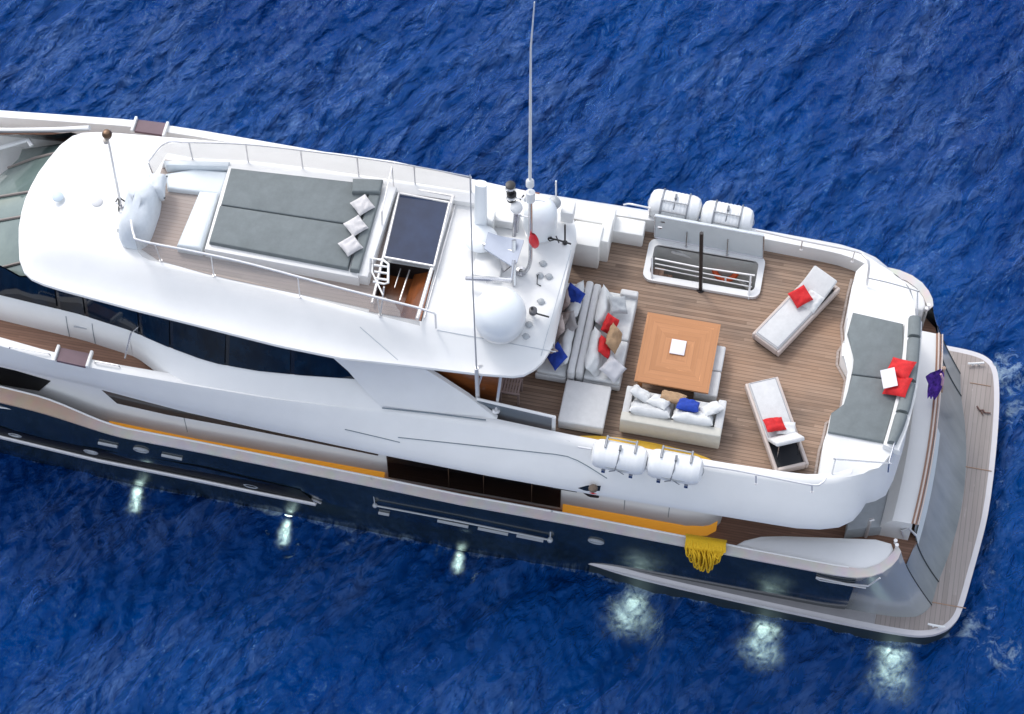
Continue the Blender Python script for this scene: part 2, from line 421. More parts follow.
    mr=N.new('ShaderNodeMapRange'); L.new(cl.outputs[0],mr.inputs[0]); mr.inputs[3].default_value=.05; mr.inputs[4].default_value=.8; L.new(mr.outputs[0],b.inputs['Roughness'])
    mp=N.new('ShaderNodeMapping'); mp.vector_type='TEXTURE'; mp.inputs['Rotation'].default_value=(0,0,R_(64)); mp.inputs['Scale'].default_value=(1.9,.8,1); L.new(tc.outputs['Object'],mp.inputs[0])
    b1=N.new('ShaderNodeTexNoise'); b1.inputs['Scale'].default_value=1.9; b1.inputs['Detail'].default_value=5; b1.inputs['Roughness'].default_value=.55; b1.inputs['Distortion'].default_value=.5; L.new(mp.outputs[0],b1.inputs[0])
    bp=N.new('ShaderNodeBump'); bp.inputs['Strength'].default_value=1; bp.inputs['Distance'].default_value=.42; L.new(b1.outputs['Fac'],bp.inputs['Height'])
    L.new(bp.outputs[0],b.inputs['Normal'])
    # clear water lets part of what lies just beneath show
    t=N.new('ShaderNodeBsdfTransparent'); ms=N.new('ShaderNodeMixShader'); ms.inputs[0].default_value=.80
    L.new(t.outputs[0],ms.inputs[1]); L.new(b.outputs[0],ms.inputs[2]); L.new(ms.outputs[0],N['Material Output'].inputs[0])
    me.materials.append(m)
    o=bpy.data.objects.new('sea',me); col.objects.link(o); o['kind']='structure'; o['label']='deep blue rippled sea round the yacht'
    # the dark blue deep below
    d=MB(); s=1600
    d.face([(-s,-s,-6),(s,-s,-6),(s,s,-6),(-s,s,-6)])
    dm=mat('deep water',(.0004,.010,.07),1,spec=0)
    o=d.build('deep_water',dm,kind='structure')
GLINT_STREAK=.17
SEA_SPEC=.42
SEA_A=(.0,.031,.170,1); SEA_B=(.0,.050,.235,1)
FOAM_AND_GLOW=[(1003,372,1.5,.44),(1012,410,1.1,.34),(968,628,1.1,.40),(1000,650,1.3,.38),(985,612,.9,.28),(622,612,1.0,.42),(640,590,.9,.46),(770,625,.6,.30),(898,655,.6,.30),(675,598,.8,.28),(700,612,.8,.2),(755,600,.9,.2),(350,540,1.2,.24),(395,548,1.0,.2),(30,490,1.5,.18),(215,505,1,.2),(895,690,1.3,.2)]  # spots at the lamps paint the white of their glow
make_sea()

# ============================================================ THE YACHT
yacht=thing('motor_yacht','large white and navy motor yacht with teak decks lying in deep blue sea','yacht',(0,0,0))
CAP=[(-27,.05),(-25.5,1.0),(-22,2.2),(-18,3.05),(-15,3.42),(-12,3.62),(-10.5,3.72),(-8.5,3.81),(-6.6,3.83),(-4.8,3.87),(-2.4,3.92),(-.6,3.97),(2,3.97),(4.5,4.01),(6,4.03),(7.94,4.05),(8.3,4.02)]
def cap_y(x): return itp(CAP,x)
def cap_z(x): return 3.2+.38*sm((-8.3-x)/2.4)
XS=list(np.arange(-27,8.31,.3))+[8.3]
def hull_row(f,zf,s): return [Vector((x,s*f(x),zf(x))) for x in XS]
# aft quarter curves (z 3.2 top, z .6 foot), starboard side written with positive y and mirrored
qtop=[(8.3,4.02),(8.6,3.93),(8.85,3.78),(9.03,3.58),(9.14,3.38),(9.18,3.2)]
qbot=[(8.3,3.6),(9.0,3.6),(9.5,3.58),(9.9,3.5),(10.12,3.34),(10.24,3.12)]
for s in (-1,1):
    pass
hb=MB()
for s in (-1,1):
    kx=lambda x: itp([(-27,.0),(-22,.5),(-12,1)],x)
    o12=lambda x: max(.02,cap_y(x)*kx(x)*.0+cap_y(x)-(.20 if x>-14 else .2+(-14-x)*.09))
    rows=[hull_row(lambda x:max(.02,cap_y(x)),cap_z,s),
          hull_row(lambda x:max(.02,cap_y(x)-.01),lambda x:cap_z(x)-.35,s),
          hull_row(lambda x:max(.02,cap_y(x)-.07),lambda x:2.1,s),
          hull_row(lambda x:max(.02,o12(x)+.05-.07*sm((-3.4-x)/.9)),lambda x:1.55,s),
          hull_row(lambda x:max(.02,o12(x)-.09*sm((-3.4-x)/.9)),lambda x:1.32,s),
          hull_row(lambda x:max(.02,o12(x)),lambda x:1.24,s),
          hull_row(lambda x:max(.02,o12(x)-.06-.14*sm((x-1)/2)),lambda x:.6,s),
          hull_row(lambda x:max(.02,o12(x)-.16-.1*sm((x-1)/2)),lambda x:0,s),
          hull_row(lambda x:max(.01,o12(x)-1.0),lambda x:-1.3,s)]
    hb.loft(rows)
hull=hb.build('hull',navy,yacht,angle=50)
# rounded stern quarters: navy gloss, its grey sky reflection painted in
qb=MB()
for s in (-1,1):
    T=resample([(x,s*y,3.2) for x,y in qtop],14); B=resample([(x,s*y,.6) for x,y in qbot],14)
    rows=[]
    for i in range(9):
        t=i/8; f=t**1.25
        rows.append([Vector((a.x+(b.x-a.x)*f,a.y+(b.y-a.y)*(t**.8),a.z+(b.z-a.z)*t)) for a,b in zip(T,B)])
    qb.loft(rows)
qmat=bpy.data.materials.new('quarter painted reflection'); qmat.use_nodes=True
def quarter_mat(m):
    N=m.node_tree.nodes; L=m.node_tree.links; b=N['Principled BSDF']
    b.inputs['Roughness'].default_value=.22; b.inputs['Coat Weight'].default_value=.5; b.inputs['Metallic'].default_value=.2
    tc=N.new('ShaderNodeTexCoord'); sp=N.new('ShaderNodeSeparateXYZ'); L.new(tc.outputs['Object'],sp.inputs[0])
    mr=N.new('ShaderNodeMapRange'); mr.inputs[1].default_value=8.1; mr.inputs[2].default_value=8.9; L.new(sp.outputs['X'],mr.inputs[0])
    mx=N.new('ShaderNodeMix'); mx.data_type='RGBA'; mx.inputs[6].default_value=(.012,.026,.033,1); mx.inputs[7].default_value=(.36,.385,.40,1); L.new(mr.outputs[0],mx.inputs[0]); L.new(mx.outputs[2],b.inputs['Base Color'])
quarter_mat(qmat)
qb.build('hull_quarter',qmat,yacht,angle=60)
# transom
def tx_top(y): return 9.56-.022*y*y
def tx_bot(y): return 10.68-.055*y*y
tb=MB(); ys=[-2.5+5*i/24 for i in range(25)]
rows=[]
for i in range(10):
    t=i/9; f=t**1.5
    rows.append([Vector((tx_top(y)+(tx_bot(y)-tx_top(y))*f,y*(1+.0*t),3.08+(.58-3.08)*t)) for y in ys])
tb.loft(rows); transom=tb.build('transom',greyt,yacht,angle=60)
sb=MB()  # pale band painting the reflection of the white steps
for (ta,tb_,off) in ((.17,.33,.02),):
    rw=[]
    for t in (ta,(ta+tb_)/2,tb_):
        f=t**1.5
        rw.append([Vector((tx_top(y)+(tx_bot(y)-tx_top(y))*f+.022,y,3.08-2.5*t+.03)) for y in ys[:15]])
    sb.loft(rw)
sb.build('transom_reflection',mat('pale painted reflection',(.62,.68,.70),.3),transom)
# stair panels between transom and quarter
for s in (-1,1):
    pb=MB()
    def inner(t): return Vector((tx_top(2.5)+(tx_bot(2.5)-tx_top(2.5))*t**1.5,s*2.5,3.08-2.5*t))
    def outer(t): return Vector((9.18+1.06*t**1.25,s*(3.2-.08*t**.8),3.2-2.6*t))
    tt=[.27+.73*i/9 for i in range(10)]
    pb.loft([[inner(t).lerp(outer(t),k/5) for k in range(6)] for t in tt])
    pb.build('boarding_gate_panel',greyt,yacht)
    gb=MB()
    gb.tube([inner(t)+Vector((.006,0,.004)) for t in tt],.016,6)
    gb.tube([outer(t)+Vector((.006,0,.004)) for t in tt],.012,6)
    islands(gb,'panel_seam',mat('seam dark grey',(.04,.045,.05),.6),yacht)
# cap rail
def ring_path(out,inn,zf,th):
    return None
cr=MB()
for s in (-1,1):
    xs=[x for x in XS if x<=8.3]
    o=[Vector((x,s*(cap_y(x)+.03),cap_z(x))) for x in xs]+[Vector((x,s*(y+.03),3.2)) for x,y in qtop[1:]]
    def wid(x): return .2+.14*sm((-8.6-x)/2)
    i_=[Vector((x,s*max(0,cap_y(x)-wid(x)),cap_z(x))) for x in xs]+[Vector((x-.12,s*(y-.14),3.2)) for x,y in qtop[1:]]
    dz=Vector((0,0,.05))
    cr.loft([o,[p+dz for p in o],[p+dz for p in i_],i_],closed_rows=True)
capm=bpy.data.materials.new('cap rail'); capm.use_nodes=True
def cap_mat(m):
    N=m.node_tree.nodes; L=m.node_tree.links; b=N['Principled BSDF']; b.inputs['Roughness'].default_value=.5
    tc=N.new('ShaderNodeTexCoord'); sp=N.new('ShaderNodeSeparateXYZ'); L.new(tc.outputs['Object'],sp.inputs[0])
    n=N.new('ShaderNodeTexNoise'); n.inputs['Scale'].default_value=3; L.new(tc.outputs['Object'],n.inputs[0])
    mr=N.new('ShaderNodeMapRange'); mr.inputs[1].default_value=-9.8; mr.inputs[2].default_value=-8; L.new(sp.outputs['X'],mr.inputs[0])
    mx=N.new('ShaderNodeMix'); mx.data_type='RGBA'; mx.inputs[6].default_value=(.52,.37,.28,1); mx.inputs[7].default_value=(.67,.62,.60,1); L.new(mr.outputs[0],mx.inputs[0])
    mx2=N.new('ShaderNodeMix'); mx2.data_type='RGBA'; mx2.blend_type='MULTIPLY'; mx2.inputs[0].default_value=.3; L.new(mx.outputs[2],mx2.inputs[6]); L.new(n.outputs['Color'],mx2.inputs[7]); L.new(mx2.outputs[2],b.inputs['Base Color'])
cap_mat(capm)
cr.build('cap_rail',capm,yacht)
ce=MB()
for s in (-1,1):
    ce.tube([Vector((x,s*max(0,cap_y(x)-(.2+.14*sm((-8.6-x)/2))),cap_z(x)+.065)) for x in XS if x<8.3],.022,6)
ce.build('cap_rail_edge',white,yacht)
# bulwark inside + main deck
bi=MB()
for s in (-1,1):
    a=[Vector((x,s*max(0,cap_y(x)-.19-.14*sm((-8.6-x)/2)),cap_z(x))) for x in XS]+[Vector((x-.12,s*(y-.16),3.2)) for x,y in qtop[1:]]
    bi.loft([a,[Vector((p.x,p.y,2.38)) for p in a]])
bi.build('bulwark_lining',white,yacht)
md=MB()
L1=[Vector((x,-max(.0,cap_y(x)-.1),2.4)) for x in XS]+[Vector((9.0,-3.5,2.4)),Vector((9.36,-3.16,2.4)),Vector((9.58,-2.5,2.4))]
L2=[Vector((p.x,-p.y,2.4)) for p in L1]
md.loft([L1,[Vector((p.x,p.y*.5,2.4)) for p in L1],[Vector((p.x,-p.y*.5,2.4)) for p in L1],L2])
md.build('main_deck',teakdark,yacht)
# house wall, main deck
def wall_y(x): return itp([(-16,2.2),(-12,2.95),(-9.2,3.2),(-6.8,3.27),(4.4,3.25),(4.9,3.17),(5.15,2.95),(5.2,2.6)],x)
wx=[x for x in np.arange(-16,4.41,.4)]+[4.4,4.6,4.8,4.95,5.08,5.16,5.2]
hw=MB()
for s in (-1,1):
    lo=[Vector((x,s*(wall_y(x)+.02),2.40)) for x in wx]; hi=[Vector((x,s*wall_y(x),4.36)) for x in wx]
    hw.loft([lo,[a.lerp(b,.5) for a,b in zip(lo,hi)],hi])
hw.face([(5.2,-2.6,2.4),(5.2,2.6,2.4),(5.2,2.6,4.36),(5.2,-2.6,4.36)])
hwall=hw.build('house_wall',white,yacht)
ya=MB()
for s in (-1,1):
    for x0,x1 in ((-9.0,-2.5),(1.62,5.1)):
        xx=list(np.arange(x0,x1,.3))+[x1]
        ya.loft([[Vector((x,s*(wall_y(x)+.026+.10),2.41)) for x in xx],[Vector((x,s*(wall_y(x)+.026+.05),2.60)) for x in xx],[Vector((x,s*(wall_y(x)+.018),2.71)) for x in xx]])
strip=bpy.data.materials.new('amber light strip'); strip.use_nodes=True
_b=strip.node_tree.nodes['Principled BSDF']; _b.inputs['Base Color'].default_value=(.85,.42,.05,1); _b.inputs['Roughness'].default_value=.4
_b.inputs['Emission Color'].default_value=(1,.42,.045,1); _b.inputs['Emission Strength'].default_value=.13
islands(ya,'courtesy_light_strip',strip,yacht)
# side windows of the saloon
def wallpanel(x0,x1,z0,z1,off=.03,s=-1,skewa=0,skewb=0):
    mb=MB(); n=max(3,int((x1-x0)/.3)+2)
    rows=[]
    for k,z in enumerate((z0,z1)):
        a=x0+(skewa if k else 0); b=x1+(skewb if k else 0)
        rows.append([Vector((a+(b-a)*i/(n-1),s*(wall_y(a+(b-a)*i/(n-1))+off),z)) for i in range(n)])
    mb.loft(rows); return mb
for s in (-1,1):
    wp=wallpanel(-2.42,1.56,2.52,4.3,s=s); w=wp.build('saloon_window',mat('black glass',(.002,.002,.003),.08,coat=.5),yacht,label='long black saloon window in the lower side wall')
    fr=MB()
    for xx in (-1.0,-.2,.9): fr.tube([(xx,s*3.31,2.6),(xx,s*3.31,4.2)],.012,6)
    islands(fr,'mullion',mat('bronze frame',(.10,.06,.04),.4),w)
# seams of the side doors
for s in (-1,1):
    for x0 in (-7.1,3.0,4.0,):
        g=MB(); g.tube([(x0,s*(wall_y(x0)+.012),2.95),(x0,s*(wall_y(x0)+.006),4.2)],.009,4); g.build('door_seam',groove,hwall)
    for x0 in (3.35,):
        g=MB(); g.box((x0,s*(wall_y(x0)+.03),3.55),(.36,.02,.03)); g.build('door_handle',mat('grey handle',(.4,.42,.45),.4),hwall)
# upper deck edge: the long white side that slopes from the overhang to the bulwark top
EL=[(-27,.3),(-25,1.4),(-20,2.4),(-14,3.05),(-12,3.15),(-9,3.30),(-7,3.48),(-5,3.58),(-2.4,3.68),(0,3.73),(3,3.73),(6.4,3.68),(6.8,3.67)]
ET=[(-27,.1),(-25,1.2),(-20,2.2),(-14,2.85),(-12,3.08),(-10,3.30),(-8.3,3.33),(-5,3.30),(-3.5,3.22),(-2.4,3.10),(-.2,3.02),(1.7,3.10),(5,3.12),(6.4,3.08),(6.8,3.05)]
el_x=list(np.arange(-27,6.81,.3))+[6.8]
aftL=[(7.3,3.6),(7.7,3.47),(7.98,3.25),(8.12,3.0),(8.2,2.78),(8.4,2.68),(8.6,2.5),(8.72,2.1),(8.84,1.3),(8.92,0)]
aftT=[(7.15,2.98),(7.45,2.88),(7.75,2.72),(8.0,2.6),(8.15,2.52),(8.3,2.4),(8.45,2.25),(8.58,1.9),(8.72,1.2),(8.8,0)]
BZ=5.33
ub=MB(); ui=MB()
for s in (-1,1):
    lo=[Vector((x,s*itp(EL,x),4.4)) for x in el_x]+[Vector((x,s*y,4.4)) for x,y in aftL]
    hi=[Vector((x,s*itp(ET,x),BZ)) for x in el_x]+[Vector((x,s*y,BZ)) for x,y in aftT]
    mids=[]
    for t,bul in ((.12,.035),(.3,.06),(.55,.05),(.8,.025),(.94,.012)):
        mids.append([a.lerp(b,t)+Vector((0,s*bul,0)) for a,b in zip(lo,hi)])
    inn=[Vector((p.x-(0 if p.x<7 else .0),p.y-s*.0,4.34)) for p in lo]
    sof=[Vector((min(p.x,8.6),p.y*.8,4.33)) for p in lo]
    nin=len(el_x)+3
    cin=[Vector((p.x,p.y-s*.20,BZ+.01)) for p in hi[:nin]]
    ub.loft([sof,inn,lo]+mids+[hi])
    ub.loft([[p.copy() for p in hi[:nin]],[a.lerp(b,.5)+Vector((0,0,.02)) for a,b in zip(hi[:nin],cin)],cin,[Vector((p.x,p.y-s*.03,4.9)) for p in cin]])
bulw=ub.build('upper_bulwark',white,yacht,angle=40)
# upper deck sheet with the stair well left open
HX0,HX1,HY0,HY1=2.62,5.02,1.70,2.52
ud=MB()
def rect(mb,x0,x1,y0,y1,z):
    mb.face([(x0,y0,z),(x1,y0,z),(x1,y1,z),(x0,y1,z)])
def strip_deck(mb,x0,x1,z,yfun0,yfun1,n=10):
    mb.loft([[Vector((x0+(x1-x0)*i/n,yfun0(x0+(x1-x0)*i/n),z)) for i in range(n+1)],[Vector((x0+(x1-x0)*i/n,yfun1(x0+(x1-x0)*i/n),z)) for i in range(n+1)]])
ein=lambda x: itp(ET,x)-.15
strip_deck(ud,-2.2,HX0,4.9,lambda x:-ein(x),lambda x:ein(x))
rect(ud,HX0,HX1,-ein(3.8),HY0,4.9); rect(ud,HX0,HX1,HY1,ein(3.8),4.9)
strip_deck(ud,HX1,8.0,4.9,lambda x:-min(ein(x),3),lambda x:min(ein(x),3))
udeck=ud.build('upper_deck',teak,yacht)
uw=MB()
for s in (-1,1): strip_deck(uw,-16,-2.2,4.9,lambda x:s*1.5,lambda x:s*ein(x),20)
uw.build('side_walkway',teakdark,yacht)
# underside of the upper deck keeps the lounge below closed
us=MB(); us.prism([(-9,-3),(HX0-.1,-3),(HX0-.1,3),(-9,3)],4.5,4.6); us.prism([(HX1+.1,-2.6),(8.3,-2.6),(8.3,2.6),(HX1+.1,2.6)],4.5,4.6)
us.prism([(HX0-.1,-3),(HX1+.1,-3),(HX1+.1,HY0-.1),(HX0-.1,HY0-.1)],4.5,4.6)
us.build('deck_underside',white,yacht)
# foredeck beyond the frame
fd=MB(); xs=[x for x in el_x if x<=-12.9]
fd.loft([[Vector((x,-itp(EL,x)+.05,4.6)) for x in xs],[Vector((x,itp(EL,x)-.05,4.6)) for x in xs]]); fd.build('foredeck',whiteN,yacht)

# ---------------------------------------------------------------- upper house and roof
YO=-.12
RT=[(-11.24,.05),(-11.22,.35),(-11.16,.75),(-11.05,1.12),(-10.9,1.55),(-10.7,1.85),(-10.5,1.98),(-10.2,2.06),(-9.7,2.13),(-8,2.30),(-6.5,2.42),(-4.8,2.56),(-3.4,2.60),(-1.7,2.48),(-.4,2.40),(.3,2.32),(.52,2.24),(.72,2.05),(.86,1.82),(.95,1.55),(.99,1.35)]
RX=[p[0] for p in RT[:9]]+list(np.arange(-9.4,.25,.25))+[.3,.52,.72,.86,.95,.99]
def roof_z(x,y):
    r=itp(RT,x); d=r-abs(y); 
    f=sm(min(1,max(0,d)/1.05))
    fx=sm(max(0,(x+11.24))/1.3)
    return 6.65+.42*min(f,fx) if x<0 else 6.65+.42*min(f,1)
NV=28
SH=(-2.98,-1.84,-1.72,-.42)   # sun deck stair hole x0,x1,y0,y1
rb=MB(); grid=[]
RXs=sorted(set([round(float(x),4) for x in RX]+[SH[0],SH[1]]))
for x in RXs:
    r=itp(RT,x); row=[]
    ysl=[]
    for j in range(NV+1):
        v=-1+2*j/NV; ysl.append(math.copysign(abs(v)**.85,v)*r)
    # snap the rows next to the hole so its edges are straight
    if r>1.9:
        for tgt in (SH[2]-YO,SH[3]-YO):
            k=min(range(1,NV),key=lambda q:abs(ysl[q]-tgt)); ysl[k]=tgt
    for y in ysl: row.append(Vector((x,y+YO,roof_z(x,y))))
    grid.append(row)
V=[[rb.bm.verts.new(p) for p in row] for row in grid]
for i in range(len(V)-1):
    for j in range(NV):
        c=(V[i][j].co+V[i+1][j+1].co)/2
        if SH[0]<c.x<SH[1] and SH[2]<c.y<SH[3]: continue
        rb.bm.faces.new((V[i][j],V[i+1][j],V[i+1][j+1],V[i][j+1]))
for j in (0,NV):
    s=-1 if j==0 else 1
    line=[V[i][j].co.copy() for i in range(len(V))]
    rb.loft([line,[p+Vector((0,s*.02,-.04)) for p in line],[p+Vector((0,-s*.0,-.10)) for p in line],[p+Vector((0,-s*.35,-.12)) for p in line]])
aft=[v.co.copy() for v in V[-1]]; rb.loft([aft,[p+Vector((.02,0,-.1)) for p in aft],[p+Vector((-.0,0,-.2)) for p in aft],[p+Vector((-.6,0,-.2)) for p in aft]])
roof=rb.build('sun_deck_roof',white,yacht,angle=30,weld=1e-3)
rl=MB(); rl.face([(-2,-2.3,6.48),(1.0,-1.5,6.48),(1.0,1.3,6.48),(-2,2.1,6.48)]); rl.build('roof_underside',white,yacht)

# side windows of the upper house
WL=[(-13.5,2.0),(-11.37,2.17),(-9.53,2.30),(-8.32,2.48),(-7.4,2.72),(-6.59,2.88),(-6.15,2.93),(-5.27,2.93),(-4.3,2.85),(-3.46,2.75),(-3.05,2.70)]
def wl(x): return itp(WL,x)
def rt(x):  return itp([(-13.5,1.4),(-11.2,1.85),(-10.8,2.0),(-10.4,1.95),(-9.7,2.05),(-8,2.26),(-6.5,2.38),(-4.8,2.52),(-3.4,2.56),(-2,2.6)],x)
house_side=MB()
for s in (-1,1):
    xs=list(np.arange(-13.3,-3.1,.25))
    house_side.loft([[Vector((x,s*(rt(x)-.05)+YO*.6,6.55)) for x in xs],[Vector((x,s*(wl(x)-.05),5.72)) for x in xs]])
hs=house_side.build('upper_house_band',mat('black window frame',(.006,.009,.014),.25,coat=.4),yacht)
cuts=[-13.2,-9.98,-9.32,-8.02,-7.28,-5.98,-4.52,-3.32]
for s in (-1,1):
    for a,b in zip(cuts,cuts[1:]):
        g=MB(); n=8; a2,b2=a+.05,b-.05; last=abs(b+3.32)<.01
        top=[Vector((x,s*(rt(x)-.02)+YO*.6,6.53)) for x in [a2+(b2-a2)*i/n for i in range(n+1)]]
        bb=b2+(.22 if last else 0)
        bot=[Vector((x,s*(wl(x)-.02),5.76)) for x in [a2+(bb-a2)*i/n for i in range(n+1)]]
        g.loft([top,bot]); g.build('window',winglass,yacht)
# sill, walkway wall and the smooth shoulder below the windows
sh=MB()
for s in (-1,1):
    xs=list(np.arange(-13.3,-8.3,.3))+[-8.3]
    sh.loft([[Vector((x,s*(wl(x)-.04),5.73)) for x in xs],[Vector((x,s*(wl(x)+.03),5.62)) for x in xs],[Vector((x,s*(wl(x)+.10),5.3)) for x in xs],[Vector((x,s*(wl(x)+.14),4.9)) for x in xs]])
    xs=list(np.arange(-8.3,-2.2,.2))+[-2.2]
    base=lambda x: itp(ET,x)-.02
    f=lambda x: sm((x+8.3)/1.5)
    sh.loft([[Vector((x,s*(wl(x)-.04),5.73)) for x in xs],[Vector((x,s*(wl(x)+.03),5.66)) for x in xs],
             [Vector((x,s*(wl(x)+(base(x)-wl(x))*.55*f(x)+.07*(1-f(x))),5.50-.08*(1-f(x)))) for x in xs],
             [Vector((x,s*(base(x)*f(x)+(wl(x)+.14)*(1-f(x))),5.33*f(x)+4.9*(1-f(x)))) for x in xs]])
shd=sh.build('shoulder',white,yacht,angle=40)
for s in (-1,1):
    for x in (-9.82,-9.2):
        g=MB(); g.tube([(x,s*(wl(x)+.035),5.62),(x,s*(wl(x)+.105),5.3),(x,s*(wl(x)+.145),4.92)],.008,4); g.build('door_seam',groove,shd)
    g=MB(); g.box((-9.5,s*(wl(-9.5)+.10),5.38),(.30,.02,.03)); g.build('door_handle',mat('grey handle',(.4,.42,.45),.4),shd)
# fashion plates: the diagonal fins from roof to bulwark
fp=MB()
plate_pts={}
for s in (-1,1):
    top=resample([P(333,358,6.62),P(360,362,6.62),P(399,364,6.62),P(421,366.5,6.62)],10)
    r1=resample([P(348,371,6.1),P(380,376,6.1),P(420,380,6.15),P(444,381,6.15)],10)
    r2=resample([P(366,392,5.65),P(400,396,5.7),P(440,398,5.75),P(468,396.5,5.75)],10)
    low=resample([P(382,408,5.35),P(420,413,5.35),P(460,417,5.35),P(497,419,5.35)],10)
    ls=[top,r1,r2,low]
    if s==1: ls=[[Vector((p.x,-p.y+2*YO*(1 if i==0 else .5 if i==1 else 0),p.z)) for p in l] for i,l in enumerate(ls)]
    fp.loft(ls)
    # inner skin for thickness
    fp.loft([[p+Vector((0,-s*-.09*(-1),0)) if False else p+Vector((0,(.09 if s==-1 else -.09),0)) for p in l] for l in ls])
    e=[l[-1] for l in ls]; fp.loft([e,[p+Vector((0,(.09 if s==-1 else -.09),0)) for p in e]])
    e=[l[0] for l in ls]; fp.loft([e,[p+Vector((0,(.09 if s==-1 else -.09),0)) for p in e]])
fp.build('fashion_plate',white,yacht,angle=40)
# varnished aft bulkhead of the upper house
bk=MB(); bk.box((-1.75,0,5.72),(3.4,4.72,1.64)); bulk=bk.build('aft_bulkhead',mahog,yacht)
# seams on the white side
se=MB()
def seam(pts,z,off=.012,r=.012):
    q=[P(x,y,zz) for (x,y),zz in zip(pts,z if isinstance(z,list) else [z]*len(pts))]
    se.tube(resample(q,24),r,5)
seam([(382,408),(430,413),(486,420)],5.40,r=.016)
def on_side(px,py,off=.01):
    a,b=4.4,5.33
    def g(z):
        p=P(px,py,z); t=(z-4.4)/.93; y=-(itp(EL,p.x)*(1-t)+itp(ET,p.x)*t)-.055*math.sin(math.pi*min(1,t*1.1))*.9
        return p.y-y
    for _ in range(30):
        m=(a+b)/2
        if g(a)*g(m)<=0: b=m
        else: a=m
    p=P(px,py,(a+b)/2); p.y-=off; return p
for pts in ([(398,437),(450,442.5),(500,448),(560,454.5),(572,457),(590,467),(607,478)],[(525,429),(545,434.5),(570,441)],[(345,429),(375,436),(400,442)]):
    q=resample([on_side(*a) for a in pts],20); se.tube(q,.011,5)
se.build('seam',groove,yacht)
# dark openings in the overhang / side ahead: lower side windows (main deck) and the long gap under the overhang
ow=MB()
for s in (-1,1):
    a=[P(98,387,3.75),P(165,405.5,3.8),P(258,427.5,3.85),P(380,453.2,3.9)]; b=[P(117,403,3.35),P(167,414.5,3.5),P(258,431,3.75),P(380,455.5,3.86)]
    a=resample(a,16); b=resample(b,16)
    if s==1: a=mirror(a); b=mirror(b)
    ow.loft([a,b])
    c=[P(-60,352,3.75),P(0,366,3.75),P(51,381,3.75)]; d=[P(-60,370,3.3),P(0,384,3.3),P(39,390.5,3.3)]
    c=resample(c,10); d=resample(d,10)
    if s==1: c=mirror(c); d=mirror(d)
    ow.loft([c,d])
# (replaced below by windows that sit on the wall)
ow.bm.free()
for s in (-1,1):
    def onwall(px,py,off=.035):
        a,b=2.4,4.36
        for _ in range(30):
            m=(a+b)/2
            if (P(px,py,m).y+wall_y(P(px,py,m).x)+off)>0: a=m     # too far inboard -> raise
            else: b=m
        p=P(px,py,(a+b)/2); return p
    for top,bot in (([(98,387),(165,405.5),(258,427.5),(378,452.5)],[(117,403.5),(168,415),(258,431.5),(378,455.8)]),
                    ([(-50,350),(0,366),(51,381)],[(-50,374),(0,384.5),(39,391)])):
        g=MB()
        A=resample([onwall(*p) for p in top],16); B=resample([onwall(*p) for p in bot],16)
        if s==1: A=mirror(A); B=mirror(B)
        g.loft([A,B]); g.build('lower_window',mat('black glass',(.002,.002,.003)),yacht)
# white fairing of the lower house forward, flush with the hull cap
ff=MB()
for s in (-1,1):
    xs=list(np.arange(-16,-8.7,.3))
    ff.loft([[Vector((x,s*(wall_y(x)+.03),4.38)) for x in xs],[Vector((x,s*(wall_y(x)+.03),3.9)) for x in xs]])
ff.build('side_fairing',white,yacht)
# sliver of glass near the side door
g=MB()
A=resample([onwall(577.5,487.5),onwall(586,484.8),onwall(601,485)],8); B=resample([onwall(577.5,487.5),onwall(589,496),onwall(599,497)],8)
A=[p+Vector((0,-.03,0)) for p in A]; B=[p+Vector((0,-.03,0)) for p in B]
g.loft([A,B]); sw=g.build('corner_window',winglass,yacht,label='small pointed dark window in the lower side wall')
g=MB(); g.tube([onwall(553,487.6,.05),onwall(577,491.6,.05)],.022,5); g.tube([onwall(618,496.5,.06),onwall(625,496.8,.06),onwall(637,499.8,.06)],.035,6); g.build('air_slot',blackp,hwall)

# ---------------------------------------------------------------- windshield
ws=MB()
nose=[(x,y) for x,y in RT[:6]]
top=[Vector((x+.1,-y*.97+YO,6.5)) for x,y in reversed(nose)]+[Vector((x+.1,y*.97+YO,6.5)) for x,y in RT[:9]]
bot=[Vector((min(-12.2,p.x-1.9+.55*abs(p.y)/2.2),p.y*1.02,5.35)) for p in top]
ws.loft([top,[a.lerp(b,.5)+Vector((0,0,.06)) for a,b in zip(top,bot)],bot])
wsh=ws.build('windshield',shieldglass,yacht,angle=60)
wm=MB()
for k in (1,4,7,10):
    k=min(k,len(top)-1); wm.tube([top[k]+Vector((0,0,.02)),top[k].lerp(bot[k],.5)+Vector((0,0,.09)),bot[k]+Vector((0,0,.02))],.032,6)
wm.tube([p+Vector((-.03,0,.03)) for p in top],.05,6)
islands(wm,'shield_mullion',mat('mullion paint',(.22,.19,.175),.5),wsh)
wp=MB(); a=P(28,140,6.3); b=P(0,148,6.2); c=P(-25,158,6.0); wp.tube([a,b,c],.05,6); wp.tube([a+Vector((0,0,.02)),P(32,146,6.3)],.05,6); wp.build('wiper',white,wsh)
dk=MB(); dk.prism([(-16,-2.4),(-11.8,-2.25),(-11.8,2.25),(-16,2.4)],4.9,5.06,bevel=.05); dk.build('bridge_dash',whiteN,yacht)
# port brow beside the windshield
pbw=MB()
for s in (1,):
    a=resample([(-14,s*2.02,5.6),(-12.4,s*2.05,5.95),(-11.2,s*2.02,6.35),(-10.4,s*2.05,6.6)],12)
    pbw.tube(a,.06,8)
pbw.build('brow_rail',white,yacht)
